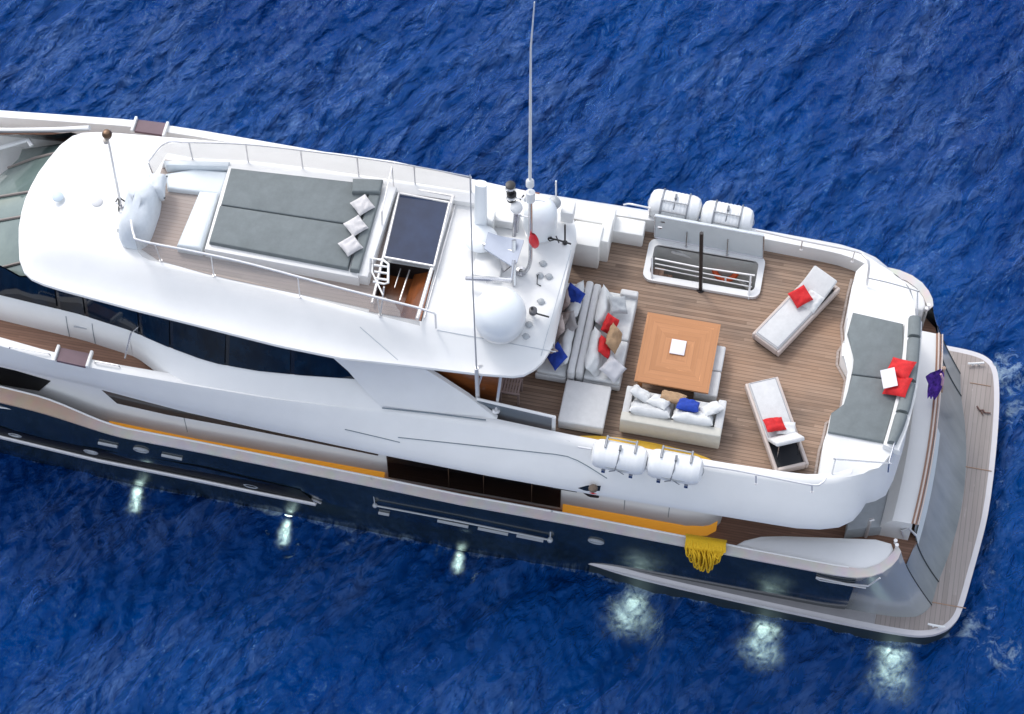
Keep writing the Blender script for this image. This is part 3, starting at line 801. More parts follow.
# side boarding hatches with brown tread in the bulwark top (both sides)
for s in (-1,1):
    hh=MB(); 
    q=[P(61,346,5.36),P(90,353,5.36),P(86,361,5.36),P(58,354.5,5.36)]
    x0=sum(p.x for p in q[:1]); 
    hh.prism([(-9.78,s*2.98),(-9.12,s*3.0),(-9.12,s*3.34),(-9.78,s*3.31)],5.30,5.375); hatch=hh.build('boarding_hatch',mat('brown plum deck panel',(.16,.10,.12),.6,var=.2),yacht)
    kk=MB()
    for xx in (-9.83,-9.07): kk.box((xx,s*3.15,5.38),(.07,.42,.12),bevel=.02)
    islands(kk,'hatch_cheek',white,hatch)
    rr=MB()
    for a,b in (((-10.9,-9.95),(-8.95,-8.35)) if s==-1 else ()):
        rr.tube([(a,s*3.2,5.34),(a+.04,s*3.2,5.43),(b-.04,s*3.2,5.43),(b,s*3.2,5.34)],.014,6)
    if s==-1: rr.build('grab_bar',steel,yacht)
rr=MB(); a=P(125,358,5.35); b=P(131,333,5.95); rr.tube([a,b],.022,6); rr.tube([b,b+Vector((.12,.2,0))],.018,6); rr.build('gate_post',steel,yacht)

# ---------------------------------------------------------------- sun deck
DZ=7.075
sf=MB()
fy0,fy1=-1.60,1.28
def flr(x0,x1,y0,y1): rect(sf,x0,x1,y0,y1,DZ+.004)
def starb(x): return itp([(-8.42,-1.0),(-8.2,-1.28),(-7.72,-1.36),(-6.5,-1.5),(-3,-1.66),(-1.9,-1.74)],x)
strip_deck(sf,-8.35,SH[0],DZ+.004,lambda x:starb(x),lambda x:-1.02)
rect(sf,-8.35,-6.75,-1.02,1.25,DZ+.004); rect(sf,-3.42,SH[0],-1.02,1.3,DZ+.004)
strip_deck(sf,SH[0],-1.9,DZ+.004,lambda x:starb(x)+0,lambda x:SH[2]+.0,6)
sf.build('sun_deck_floor',teakpale,yacht)
# coaming ledges
cm=MB()
cm.prism([(-8.1,1.12),(-3.0,1.30),(-1.2,1.34),(-1.2,1.66),(-2.7,1.64),(-5.2,1.56),(-7.7,1.34),(-8.35,1.0)],7.0,7.24,bevel=.04)
cm.prism([(-3.42,-1.08),(-3.15,-1.08),(-3.05,1.32),(-3.36,1.32)],7.05,7.42,bevel=.04)
islands(cm,'coaming',white,yacht)
# plinth of the sun pad
pl=MB(); pad=[P(209,244.5,7.42),P(357,272.5,7.42),P(380,181,7.42),P(231,168,7.42)]
o=[(pad[0].x-.08,pad[0].y-.12),(pad[1].x+.06,pad[1].y-.12),(pad[2].x+.05,pad[2].y+.08),(pad[3].x-.08,pad[3].y+.08)]
pl.prism(o,7.06,7.40,bevel=.05); pl.build('sun_pad_plinth',white,yacht)
# forward seats of the sun deck: white moulded bench round the well
be=MB()
be.prism([(-8.05,.42),(-6.86,.50),(-6.84,1.12),(-7.6,1.05),(-8.2,.8)],7.06,7.22,bevel=.06,seg=3)
be.prism([(-7.42,-1.06),(-6.86,-1.06),(-6.86,.46),(-7.3,.42)],7.06,7.36,bevel=.08,seg=3)
be.prism([(-8.2,.92),(-6.84,1.16),(-6.84,1.30),(-8.3,1.05)],7.06,7.36,bevel=.05,seg=2)
islands(be,'well_bench',mat('pale moulded grp',(.70,.75,.78),.4,var=.05),yacht)
# stair well below the glass hatch
st=MB(); x0,x1,y0,y1=SH
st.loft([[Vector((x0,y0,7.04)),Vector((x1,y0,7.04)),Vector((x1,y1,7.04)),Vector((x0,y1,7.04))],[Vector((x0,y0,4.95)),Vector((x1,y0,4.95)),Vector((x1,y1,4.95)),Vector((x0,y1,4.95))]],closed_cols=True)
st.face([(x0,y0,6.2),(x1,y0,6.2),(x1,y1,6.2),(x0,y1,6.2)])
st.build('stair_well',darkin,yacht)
wd=MB(); wd.box((-2.02,(y0+y1)/2,6.98),(.52-.0,y1-y0-.04,.05)); 
wd.bm.free()
wd=MB()
wd.loft([[Vector((-2.38,y0+.02,6.75)),Vector((-2.30,y1,6.75))],[Vector((-1.86,y0+.02,7.03)),Vector((-1.86,y1,7.03))]])
wdo=wd.build('companion_door',mahog,yacht,label='varnished reddish wooden companionway panel')
g=MB(); g.tube([(-2.44,y0+.5,6.9),(-2.40,y1,6.9)],.018,5); g.tube([(-2.62,y0+.8,6.9),(-2.6,y1,6.9)],.012,5); g.build('handrail',steelw,wdo)
ln=MB(); 
ln.prism([(-3.0,-1.72),(-3.0,-1.30),(-2.72,-1.30),(-2.62,-1.38),(-2.5,-1.40),(-2.42,-1.52),(-2.36,-1.56),(-2.3,-1.72)],7.02,7.076); ln.build('landing',teakpale,yacht)
# sliding glass hatch with its frame and guide rails
gh=MB(); GZ=7.30
q=[P(384,257,GZ),P(434,266,GZ),P(449.5,202.5,GZ),P(399,193,GZ)]
gh.loft([[q[0],q[1]],[q[3],q[2]]]); 
hg=gh.build('hatch_glass',hatchglass,yacht)
fm=MB()
for a,b in zip(q,q[1:]+q[:1]): fm.tube([a,b],.026,6)
fm.build('hatch_frame',steelw,hg)
gr=MB()
a=P(400,187,7.2); b=P(372,303,7.2); c=P(453,196,7.24); d=P(417,319,7.24)
gr.tube([a,b],.035,6); gr.tube([c,d],.045,6); gr.tube([P(457,199,7.1),P(424,318,7.1)],.02,6); gr.tube([a,c],.03,6)
gr.build('hatch_guide',steelw,yacht)
ld=MB()
lp=[P(386,280,7.1),P(372,278,7.75),P(385,262,7.75)]
t1=[P(369,283,7.1),P(371,258,7.7),P(383,260,7.75),P(388.5,264,7.75),P(388,283,7.7),P(384,284,7.7),P(373,281.5,7.7)]
ld.tube(t1,.028,6)
for dy in (0,6.5,13): ld.tube([P(374,265+dy,7.7),P(388,267+dy,7.7)],.028,6)
ld.build('step_ladder',white,yacht)
# wind screens and their rails
def railing(top,foot_pts,name='railing',r=.022,mt=steel,posts=None,pr=.017,mid=None):
    mb=MB(); T=smooth_path(top,5); mb.tube(T,r,8)
    for a,b in (posts or []): mb.tube([a,b],pr,6); mb.lathe([(.03,0),(.03,.02),(0,.02)],a,8)
    if mid: 
        for ml in mid: mb.tube(smooth_path(ml,4),r*.7,6)
    return mb.build(name,mt,yacht)
pt=[(154.5,178.4,148,162),(168,155,165,143.5),(193,161,189,142.5),(248.6,164,245.7,144.5),(303,170,300.6,150.4),(359,178,357,157.5),(415.3,186,414,166.3),(471.4,194.3,470.8,177)]
feet=[P(a,b,7.16) for a,b,_,_ in pt]; tops=[]
for (a,b,c,d),f in zip(pt,feet):
    # solve height so the post stands upright-ish
    best=min(np.arange(7.5,8.4,.01),key=lambda z:(P(c,d,z)-Vector((f.x,f.y,z))).length); tops.append(P(c,d,float(best)))
sg=MB(); fbase=[f.lerp(t,.18) for f,t in zip(feet,tops)]; 
sg.loft([resample([f.lerp(t,.16) for f,t in zip(feet[1:],tops[1:])],30),resample(tops[1:],30)]); sg.loft([[fbase[0],fbase[1]],[tops[0],tops[1]]])
sg.build('wind_screen',screenglass,yacht)
railing(tops,None,posts=list(zip(feet,tops))[0:1]+list(zip(feet,tops))[2:],r=.016,mt=steel)
rt_pts=[(131,220),(134,235),(141.6,241),(196,252),(250,264),(340,288),(419,308)]
rtp=[]
for c,d in rt_pts: rtp.append(P(c,d,7.85))
low=[Vector((p.x,p.y,7.12)) for p in rtp]
fts=[P(a,b,7.05) for a,b in ((135,244),(161,261),(214,276),(300,297.5),(380,315),(436,328))]
sg=MB(); sg.loft([resample([p+Vector((0,-.02,.03)) for p in low],40),resample(rtp,40)]); sg.build('wind_screen',screenglass,yacht)
end=[P(419,308,7.85),P(433,312.5,7.85),P(435.5,314.5,7.8),P(436,328,7.05)]
mb=MB(); mb.tube(smooth_path(rtp,5),.026,8); mb.tube(end,.024,8)
for f in fts[:-1]:
    n=min(resample(rtp,120),key=lambda q:(Vector((q.x,q.y))-Vector((f.x,f.y))).length); mb.tube([f,n],.015,6); mb.lathe([(.04,0),(.04,.03),(0,.03)],f,8)
mb.build('railing',steelw,yacht)
mb=MB(); a=P(380,318,7.06); b=P(384,287,7.85); mb.tube([P(373,258,7.4),P(372,272,7.85),P(383,295,7.85)],.02,6); mb.tube([a,b],.02,6)
# thin rails beside the mattress
mb.build('railing',steelw,yacht); mb=MB(); mb.tube([P(394,189,7.15),P(392,167,8.05),P(382,211,7.95),P(382,231,7.15)],.014,6)
mb.build('railing',steelw,yacht)

# ---------------------------------------------------------------- upper deck aft: locker with sun pad base and backrest
lk=MB()
half=[(7.05,-2.9),(7.06,-2.0),(7.10,-1.74),(7.12,-1.3),(7.38,-1.04),(7.40,-.15),(7.16,.22),(7.14,.55),(7.22,.75),(7.13,1.2),(7.16,2.05),(7.2,2.5),(7.45,2.86),(7.75,2.72),(8.0,2.6),(8.15,2.52),(8.3,2.4),(8.45,2.25),(8.58,1.9),(8.72,1.2),(8.8,0),(8.72,-1.2),(8.58,-1.9),(8.45,-2.25),(8.3,-2.4),(8.15,-2.52),(8.0,-2.6),(7.75,-2.72),(7.45,-2.88)]
lk.prism(half,4.9,5.34,bevel=.05); locker=lk.build('aft_locker',white,yacht)
tr=MB(); tr.tube([Vector((x-.05,y,4.915)) for x,y in half[:12]],.035,6); tr.build('locker_trim',teakpale,locker)
# raised lip that carries the backrest
lip=MB()
ins=[(8.42,1.36),(8.47,.6),(8.48,0),(8.47,-.6),(8.40,-1.3),(8.32,-1.9)]
outl=[(8.80,1.36),(8.86,.6),(8.885,0),(8.87,-.6),(8.80,-1.3),(8.70,-2.0)]
lip.prism(ins+outl[::-1],5.3,5.50,bevel=.04); lip.build('backrest_base',white,locker)
for (a,b) in ((1.34,.90),(.88,-.02),(-.04,-1.0),(-1.02,-1.88)):
    pass
# port/stbd low parapets on the aft corners
# aft rail port & starboard
pr=[P(756,230,5.95),P(801,240,5.95),P(855,251,5.95),P(864,256,5.95),P(869,264,5.9),P(867,285,5.40)]
pst=[(P(801,250,5.4),P(802.5,239.5,5.95)),(P(852,262,5.4),P(855,250.5,5.95))]
railing(pr,None,posts=pst,r=.03,mt=steelw)
railing([P(868,278,5.7),P(890,283,5.7),P(917,291,5.7),P(917.5,293,5.65),P(917,317,5.35)],None,r=.016,mt=steel,name='railing')
railing([P(624,204.5,5.5),P(630,204,5.7),P(650,208,5.7)],None,r=.022,mt=steelw,posts=[(P(649,216,5.36),P(650,208,5.75))])
pr=[P(578,447,5.65),P(640,457,5.65),P(722,468,5.65),P(770,477,5.65),P(812,485,5.65),P(822,483,5.65),P(826,478,5.6)]
railing(pr,None,posts=[(P(756,484,5.36),P(756,475,5.65)),(P(812,492,5.36),P(812,485,5.65)),(P(700,473,5.3),P(700,464.5,5.65))],r=.022,mt=steelw)
# starboard aft low frame
railing([P(832,474,5.36),P(835.5,460,5.62),P(838,459.5,5.62),P(888,463,5.62),P(889.5,461,5.62),P(895,441,5.62)],None,r=.016,mt=steel,name='low_rail')
railing([P(888,472,5.36),P(889,463,5.62)],None,r=.016,mt=steel,name='low_rail')
# gate rail under the roof corner, starboard
gt=MB(); a=P(477,399,5.75); b=P(554,417,5.75); gt.tube([a,b],.035,8); gt.tube([b,b+Vector((0,0,-.85))],.045,8); gt.build('gate_rail',white,yacht)
gg=MB(); gg.loft([[a+Vector((0,0,-.03)),b+Vector((0,0,-.03))],[Vector((a.x,a.y,4.95)),Vector((b.x,b.y,4.95))]]); gg.build('gate_glass',gateglass,yacht)
# stanchions between roof and bulwark
stn=MB(); f=P(496,411,5.42); t=P(501,375,6.55); stn.tube([f,t],.035,8); stn.lathe([(.09,0),(.09,.03),(.05,.06),(0,.06)],f,10); stn.build('roof_stanchion',steelw,yacht)
# stair well opening of the upper deck: white rounded rim, walls, treads
rim=MB()
def rrect(x0,x1,y0,y1,r,n=5):
    o=[]
    for cx,cy,a0 in ((x1-r,y1-r,0),(x0+r,y1-r,90),(x0+r,y0+r,180),(x1-r,y0+r,270)):
        for k in range(n+1):
            a=R_(a0+90*k/n); o.append((cx+r*math.cos(a),cy+r*math.sin(a)))
    return o
rim.prism(rrect(HX0-.14,HX1+.14,HY0-.16,HY1+.16,.2),4.9,4.99,holes=[rrect(HX0,HX1,HY0,HY1,.12)])
rimo=rim.build('stair_coaming',white,yacht)
sw=MB(); 
sw.loft([[Vector((x,y,4.95)) for x,y in rrect(HX0,HX1,HY0,HY1,.12)],[Vector((x,y,2.45)) for x,y in rrect(HX0-.0,HX1,HY0,HY1,.12)]],closed_cols=True); 
sw.build('stair_shaft',mat('shaft paint',(.62,.62,.60),.5,var=.1),rimo)
tr=MB()
for k in range(8):
    tr.box((HX0+.18+k*.2,(HY0+HY1)/2-.16,4.55-k*.24),(.24,HY1-HY0-.36,.05))
islands(tr,'tread',planks('tread teak',(.18,.10,.07),(.30,.19,.14),(.25,.15,.1),pitch=.1,axis='X'),rimo)
sr=MB(); sr.tube([P(655,258.5,5.3),P(700,267.5,5.3),P(755,275.5,5.3)],.022,6)
for dy in (5,9.5): sr.tube([P(655,258.5+dy,5.15),P(705,268.5+dy,5.05),P(752,277.5+dy,5.0)],.016,6)
sr.tube([P(672,252,4.9),P(722,266,4.2),P(749,289,3.9)],.035,6); sr.tube([P(722,266,4.2),P(748,286,4.0)],.03,6)
for a in ((652,282,652,258),(748.5,299,751,275)): sr.tube([P(a[0],a[1],4.92),P(a[2],a[3],5.35)],.024,6)
sr.build('stair_rail',steelw,rimo)
# upright hatch lid leaning on the bulwark
lid=MB()
la=[P(654.5,236.8,5.0),P(763,258,5.0)]; lb=[min((P(a,b,float(z)) for z in np.arange(5.3,6.6,.01)),key=lambda p:abs(p.y-l.y-.06)) for (a,b),l in zip(((655,215.5),(764,235.5)),la)]
th=Vector((0,.05,0))
lid.loft([la,lb,[p+th for p in lb],[p+th for p in la]],closed_rows=True); lid.loft([[la[0],lb[0]],[la[0]+th,lb[0]+th]]); lid.loft([[la[1],lb[1]],[la[1]+th,lb[1]+th]])
lido=lid.build('hatch_lid',mat('lid paint',(.60,.64,.66),.45,var=.06),yacht)
lf=MB(); 
for a,b in ((la[0],lb[0]),(lb[0],lb[1]),(lb[1],la[1]),(la[1],la[0])): lf.tube([a+Vector((0,-.01,0)),b+Vector((0,-.01,0))],.016,5)
lf.build('lid_edging',steel,lido)
lh=MB()
for a,b,c,d in ((686,247,687,232),(727,255,728,239)): lh.tube([P(a,b,5.0),P(c,d,5.45)],.016,6); lh.lathe([(.03,0),(.03,.02),(0,.02)],P(a,b,5.0),8)
for a,b in ((663,221),(688,224),(730,232),(757,237),(660,227),(759,247)): lh.box(P(a,b,5.6 if b<240 else 5.3)+Vector((0,-.02,0)),(.1,.03,.05))
islands(lh,'lid_strut',steel,lido)
bp=MB(); bp.tube([P(700.5,290,4.92),P(701.5,233,6.95)],.045,8); bp.lathe([(.09,0),(.09,.03),(0,.03)],P(700.5,290,4.9),10); bp.build('dark_pole',mat('dark bronze pole',(.035,.03,.032),.35,.4),yacht)
# white cabinets port side forward on the upper deck
cb=MB()
cb.box((1.12,1.95,5.37),(.66,.62,.92),bevel=.03); cb.box((1.52,2.2,5.32),(.22,.66,.86),bevel=.03)
cb.box((1.98,2.62,5.16),(.72,.42,.5),bevel=.04); cb.box((.95,2.62,5.3),(1.4,.5,.8),bevel=.05)
cab=islands(cb,'deck_cabinet',mat('cabinet white',(.78,.78,.76),.45,var=.05),yacht)[0]
kn=MB()
for a,b in ((573,249),(590,247)): kn.lathe([(.03,0),(.03,.04),(0,.04)],P(a,b,5.35),8,Matrix.Rotation(R_(90),4,'X'))
islands(kn,'cabinet_knob',steel,cab)

# ---------------------------------------------------------------- aft main deck: white bench over the transom
ab=MB()
ys=[-2.5+5*i/20 for i in range(21)]
f=lambda y: tx_top(y)
top=3.22
ab.loft([[Vector((f(y)-.06,y,3.05)) for y in ys],[Vector((f(y)-.08,y,top)) for y in ys],[Vector((f(y)-.42,y,top+.02)) for y in ys],[Vector((f(y)-.52,y,top)) for y in ys],[Vector((f(y)-.74,y,2.92)) for y in ys],[Vector((f(y)-.78,y,2.4)) for y in ys]])
for y in (-2.5,2.5): ab.face([(f(y)-.06,y,3.05),(f(y)-.08,y,top),(f(y)-.42,y,top+.02),(f(y)-.52,y,top),(f(y)-.74,y,2.92),(f(y)-.78,y,2.4),(f(y)-.06,y,2.4)])
bench=ab.build('aft_bench',white,yacht,angle=30)
rl=MB(); rl.loft([[Vector((f(y)-.10,y,top+.015)) for y in ys],[Vector((f(y)-.04,y,top+.02)) for y in ys],[Vector((f(y)+.02,y,top+.0)) for y in ys],[Vector((f(y)+.03,y,3.05)) for y in ys]]); rl.build('transom_rail',mat('varnished rail',(.30,.15,.09),.3,coat=.4),yacht)
rl=MB(); rl.tube([Vector((f(y)-.04,y,top+.05)) for y in ys],.022,6); rl.tube([Vector((f(y)+.05,y,top+.02)) for y in ys],.018,6); rl.build('rail_bead',mat('pale bead',(.65,.55,.50),.4),yacht)
# grey settee between the bench and the upper deck
sg=MB(); sg.prism([(7.95,-2.75),(8.72,-2.5),(8.78,-1.5),(8.9,0),(8.8,1.5),(8.7,2.5),(8.0,2.6)],2.42,2.84,bevel=.05); sg.build('aft_settee',mat('settee grey vinyl',(.42,.45,.47),.6,var=.15),yacht)
# white coaming block inside the bulwark near the stern (both sides)
wb=MB()
for s in (-1,1):
    pts=[(5.55,3.80),(5.75,3.62),(6.1,3.45),(6.6,3.36),(8.6,3.02),(8.95,3.06),(9.02,3.2),(8.95,3.45),(8.75,3.66),(8.45,3.82),(8.1,3.86),(6.8,3.86)]
    pts=[(x,s*y) for x,y in pts]
    if s==1: pts=pts[::-1]
    pts2=pts if s==-1 else pts
    wb.prism(pts2 if s==1 else pts2,2.42,3.235,bevel=.06,seg=3)
wb.build('quarter_coaming',white,yacht)
# stern bitts, gate post
bt=MB()
for s in (-1,1):
    for dx in (0,.1): bt.lathe([(.03,0),(.03,.1),(.045,.11),(.045,.13),(0,.13)],(9.02+dx*.4,s*3.05+s*dx,3.25),8)
    bt.tube([(8.42,s*2.62,2.45),(8.42,s*2.62,3.3),(8.5,s*2.60,3.32)],.04,8)
    bt.tube([(9.25,s*2.56,2.6),(9.15,s*2.56,2.95),(9.3,s*2.5,3.0),(9.5,s*2.52,2.75)],.03,6)
bt.build('bollard',steelw,yacht)

# ---------------------------------------------------------------- swim platform and hull ledge
def poly_platform(inset=0):
    out=[(2.3,-3.60),(3.56,-3.76),(5.86,-3.88),(8.2,-3.96),(9.6,-3.97),(10.2,-3.9),(10.6,-3.7),(10.84,-3.4),(10.96,-3.0),(11.08,-2.2),(11.25,-.9),(11.30,-.12)]
    return out
po=smooth_path([Vector((x,y,0)) for x,y in poly_platform()],4)
po=[(p.x,p.y) for p in po]
pp_=smooth_path([Vector((x,y,0)) for x,y in [(11.31,.5),(11.30,1.4),(11.27,2.2),(11.21,2.9),(11.10,3.4),(10.9,3.66),(10.5,3.80),(9.6,3.84),(8,3.86),(5.86,3.84),(3.5,3.72),(2.3,3.6)]],4)
full=po+[(p.x,p.y) for p in pp_]
inner=[(x,y) for x,y in full if True]
def shrink(poly,d):
    c=[Vector(p) for p in poly]; n=len(c); o=[]
    for i in range(n):
        a,b=c[i-1],c[(i+1)%n]
        t=(b-a).normalized() if (b-a).length>1e-6 else Vector((1,0)); nrm=Vector((-t.y,t.x)); o.append(c[i]+nrm*d)
    return [(p.x,p.y) for p in o]
pf=MB()
pf.prism(full,.49,.60,bevel=.045,seg=3)
pfo=pf.build('swim_platform',mat('platform edge paint',(.60,.58,.60),.35,var=.06),yacht,angle=40)
pu=MB(); pu.prism(shrink(full,.05),-.5,.50); pu.build('platform_underside',mat('dark hull underside',(.02,.03,.035),.4),yacht)
ti=shrink(full,.13)
def clip(poly,xmin):
    return [(x,y) for x,y in poly if x>=xmin]
tp=MB(); tp.prism(clip(ti,9.0),.598,.606); 
tpo=tp.build('platform_decking',teakplat,pfo)
lg=MB()
for s in (-1,1):
    a=[(x,s*y) for x,y in po if 2.6<x<9.05]
    A=[Vector((x,y-s*(-1)*-.13 if False else y+ (.13 if y<0 else -.13),.604)) for x,y in a]
    B=[Vector((x,(-3.5 if y<0 else 3.5),.604)) for x,y in a]
    lg.loft([A,B])
islands(lg,'ledge_decking',mat('ledge grey',(.34,.33,.34),.6,var=.12),pfo)
sl=MB()
for (a,b) in (((9.95,-3.05),(11.02,-3.05)),((10.5,.6),(11.25,.6)),((10.5,2.9),(11.0,2.9))):
    sl.tube([(a[0],a[1],.612),(b[0],b[1],.612)],.012,4)
islands(sl,'decking_joint',mat('joint tan',(.35,.22,.15),.6),pfo)
cl=MB()
def cleat(x,y,rz,z=.61):
    X=Matrix.Translation((x,y,z))@Matrix.Rotation(rz,4,'Z')
    cl.tube([X@Vector(p) for p in ((-.2,0,.1),(-.08,0,.085),(.08,0,.085),(.2,0,.1))],.028,6)
    for dx in (-.07,.07): cl.tube([X@Vector((dx,0,0)),X@Vector((dx,0,.09))],.026,6)
p=P(936,627,.62); cleat(p.x,p.y,R_(0)); cl.build('cleat',white,pfo); cl=MB(); p=P(980,362,.62); cleat(p.x-.1,p.y-.1,R_(15)); 
cl.build('cleat',white,pfo)
lr=MB(); a=P(977,406,.64); lr.tube(smooth_path([a,a+Vector((.08,-.1,0)),a+Vector((.16,-.08,0)),a+Vector((.2,-.14,0)),a+Vector((.34,-.13,0))],4),.02,6); lr.tube([a+Vector((.1,-.1,0)),a+Vector((.16,-.2,0))],.02,6); lr.build('platform_lifting_eye',mat('brown strap',(.12,.06,.05),.6),pfo)

# ---------------------------------------------------------------- hull fittings (starboard traced, port mirrored)
def hull_y(x,z):
    c=cap_y(x); o=c-.20
    tab=[(-1.3,o-1),(0,o-.16-.1*sm((x-1)/2)),(.6,o-.06-.14*sm((x-1)/2)),(1.24,o),(1.32,o-.09*sm((-3.4-x)/.9)),(1.55,o+.05-.07*sm((-3.4-x)/.9)),(2.1,c-.07),(2.85,c-.01),(3.2,c)]
    return itp(tab,z)
def onhull(px,py,off=.0):
    a,b=0.0,3.3
    for _ in range(30):
        m=(a+b)/2; p=P(px,py,m)
        if p.y+hull_y(p.x,m)+off>0: a=m
        else: b=m
    return P(px,py,(a+b)/2)
rs=MB()
for s in (-1,1):
    q=[onhull(x,y,.02) for x,y in ((-80,418),(0,436.5),(50,448.5),(100,460.5),(200,480.5),(260,493),(316,504))]
    z=[p.z for p in q]
    q=resample(q,40)
    if s==1: q=mirror(q)
    rs.tube(q,.055,8)
    e=[onhull(316,504,.03),onhull(312,499,.03),onhull(321,503,.03)]
    if s==1: e=mirror(e)
    rs.tube(e,.03,6)
rs.build('rub_rail',steelw,yacht)
bs=MB()  # flat black band painting the shade above the rub rail
for s in (-1,1):
    A=resample([onhull(x,y,.012) for x,y in ((-80,410),(0,427),(40,438),(100,450),(200,466),(300,490))],40); B=resample([onhull(x,y,.012) for x,y in ((-80,417),(0,435),(40,445),(100,458.5),(200,478.5),(316,503))],40)
    if s==1: A=mirror(A); B=mirror(B)
    bs.loft([A,B])
bs.build('rub_rail_shade',mat('black shade band',(.001,.0015,.003),.5,spec=.2),yacht)
def fitting(kind,px,py,label=None):
    mb=MB(); p=onhull(px,py,.02); 
    d=(onhull(px+8,py+1.6,.02)-p).normalized(); upv=Vector((0,-.12,1)).normalized()
    if kind=='oval':
        n=14; ring=[p+d*.16*math.cos(2*math.pi*k/n)+upv*.10*math.sin(2*math.pi*k/n) for k in range(n)]
        mb.tube(ring,.032,6,closed=True); mb.tube([p-d*.08,p+d*.08],.02,6)
        nm='fairlead'
    else:
        n=12; w=kind
        mb.tube([p-d*w/2,p+d*w/2],.046,8); nm='hull_vent'
    o=mb.build(nm,mat('bright fitting',(.42,.44,.46),.4,.3),yacht)
    # port twin
    c=MB(); c.bm.from_mesh(o.data); 
    for v in c.bm.verts: v.co.y=-v.co.y
    c.build(nm,o.data.materials[0],yacht)
for k in ((15,434.5),(91,451.5),(141,450),(251,485.5),(596,541.5)): fitting('oval',*k)
for k in ((108,444.5,.46),(172,456.8,.48),(384,513.5,.25),(453,523.5,.72),(493,531,.70),(530,538,.62)): fitting(k[2],k[0],k[1])
bm_=MB()
a=onhull(375,505.5,.07); b=onhull(550,540,.07)
bm_.tube([a,onhull(460,521.5,.07),b],.022,6); bm_.lathe([(0,-.06),(.05,-.04),(.06,0),(.05,.04),(0,.06)],a,10); bm_.lathe([(0,-.07),(.06,-.04),(.07,0),(.06,.04),(0,.07)],b,10)
bm_.tube([a,P(371,478,3.3)],.014,5); bm_.tube([b,P(552,511,3.3)],.018,5)
bm_.build('boom_pole',mat('dull pole',(.5,.52,.54),.4,.3),yacht)
bm_=MB()
q1=[onhull(x,y,.05) for x,y in ((816,577),(846,583.5),(868,586),(880,578))]; q2=[onhull(x,y,.04) for x,y in ((816,578),(820,580),(866,588))]
bm_.tube(q1,.022,6); bm_.tube(q2,.022,6); bm_.build('quarter_trim',steelw,yacht)
bm_=MB()
for sx in (0,.03): 
    bm_.tube([onhull(-30,400,.03),onhull(0,407,.03),onhull(37,411.5,.03)],.03,6)
bm_.build('bow_trim',steelw,yacht)
# ============================================================ THINGS ON BOARD
def MR(n,up=(0,0,1),roll=0):
    """matrix with local z along n, local y towards up"""
    n=Vector(n).normalized(); up=Vector(up); y=(up-n*up.dot(n))
    if y.length<1e-3: y=Vector((0,1,0))-n*n.y
    y.normalize(); x=y.cross(n).normalized()
    return Matrix((x,y,n)).transposed().to_4x4()@Matrix.Rotation(roll,4,'Z')
_ps=[0]
def cushion(px,py,z,w,h,t,n,mt,label,roll=0,up=(0,0,1),group=None,name='pillow',cat='cushion',pinch=.05):
    _ps[0]+=1.7
    c=P(px,py,z); mb=MB(); mb.pillow(c,w,h,t,MR(n,up,roll),n=12,pinch=pinch,seed=_ps[0])
    return solo(mb,name,mt,label,cat,tuple(c),group,angle=60)
def mattress(poly,z0,z1,mt,name,label,cat,bevel=.04,group=None):
    mb=MB(); mb.prism(poly,z0,z1,bevel=bevel,seg=3); c=sum((Vector((x,y,0)) for x,y in poly),Vector())/len(poly); c.z=z0
    return solo(mb,name,mt,label,cat,tuple(c),group,angle=50)
xy=lambda v:(v.x,v.y)
# --- sun pad on the sun deck
Z=7.50
mA=[(209,242),(357.5,270),(345,227),(219.5,205)]
a,b,c,d,e,f=[P(*q,Z) for q in ((209,242),(348,268.5),(371,184),(231,168),(219.8,205.3),(358.5,226.5))]
mattress([xy(a),xy(b),xy(f),xy(e)],7.40,7.52,greyfab,'sun_mattress','large grey sun mattress, lower half nearer the teak walkway of the top deck','sun mattress',group='grey mattresses of the top sun pad')
mattress([xy(e+Vector((.02,.02,0))),xy(f+Vector((0,.02,0))),xy(c),xy(d)],7.40,7.52,greyfab,'sun_mattress','large grey sun mattress, upper half along the wind screen of the top deck','sun mattress',group='grey mattresses of the top sun pad')
q=[P(*k,7.55) for k in ((353,180),(383,181),(380,194),(352,193.5))]
mattress([xy(q[3]),xy(q[2]),xy(q[1]),xy(q[0])],7.51,7.64,greyfab,'bolster','flat grey headrest bolster at the top right corner of the sun pad','bolster',bevel=.05)
q=[P(*k,7.53) for k in ((350,269),(359,270.5),(380,195),(369,193))]
mattress([xy(p) for p in q],7.40,7.55,greyfab,'headrest_pad','narrow grey headrest pad beside the three white pillows on the sun pad','headrest pad')
for (x,y,t) in ((362.5,205,'top pillow of the row of three small white pillows on the grey sun pad'),(355.8,225.8,'middle pillow of the row of three small white pillows on the grey sun pad'),(350.5,245.5,'bottom pillow of the row of three small white pillows on the grey sun pad')):
    cushion(x,y,7.62,.40,.40,.14,(.05,-.05,1),mat('white pillow linen',(.62,.60,.60),.9,var=.1,vscale=20),t,roll=R_(47),up=(0,1,0),group='small white pillows on the sun pad',pinch=.04)
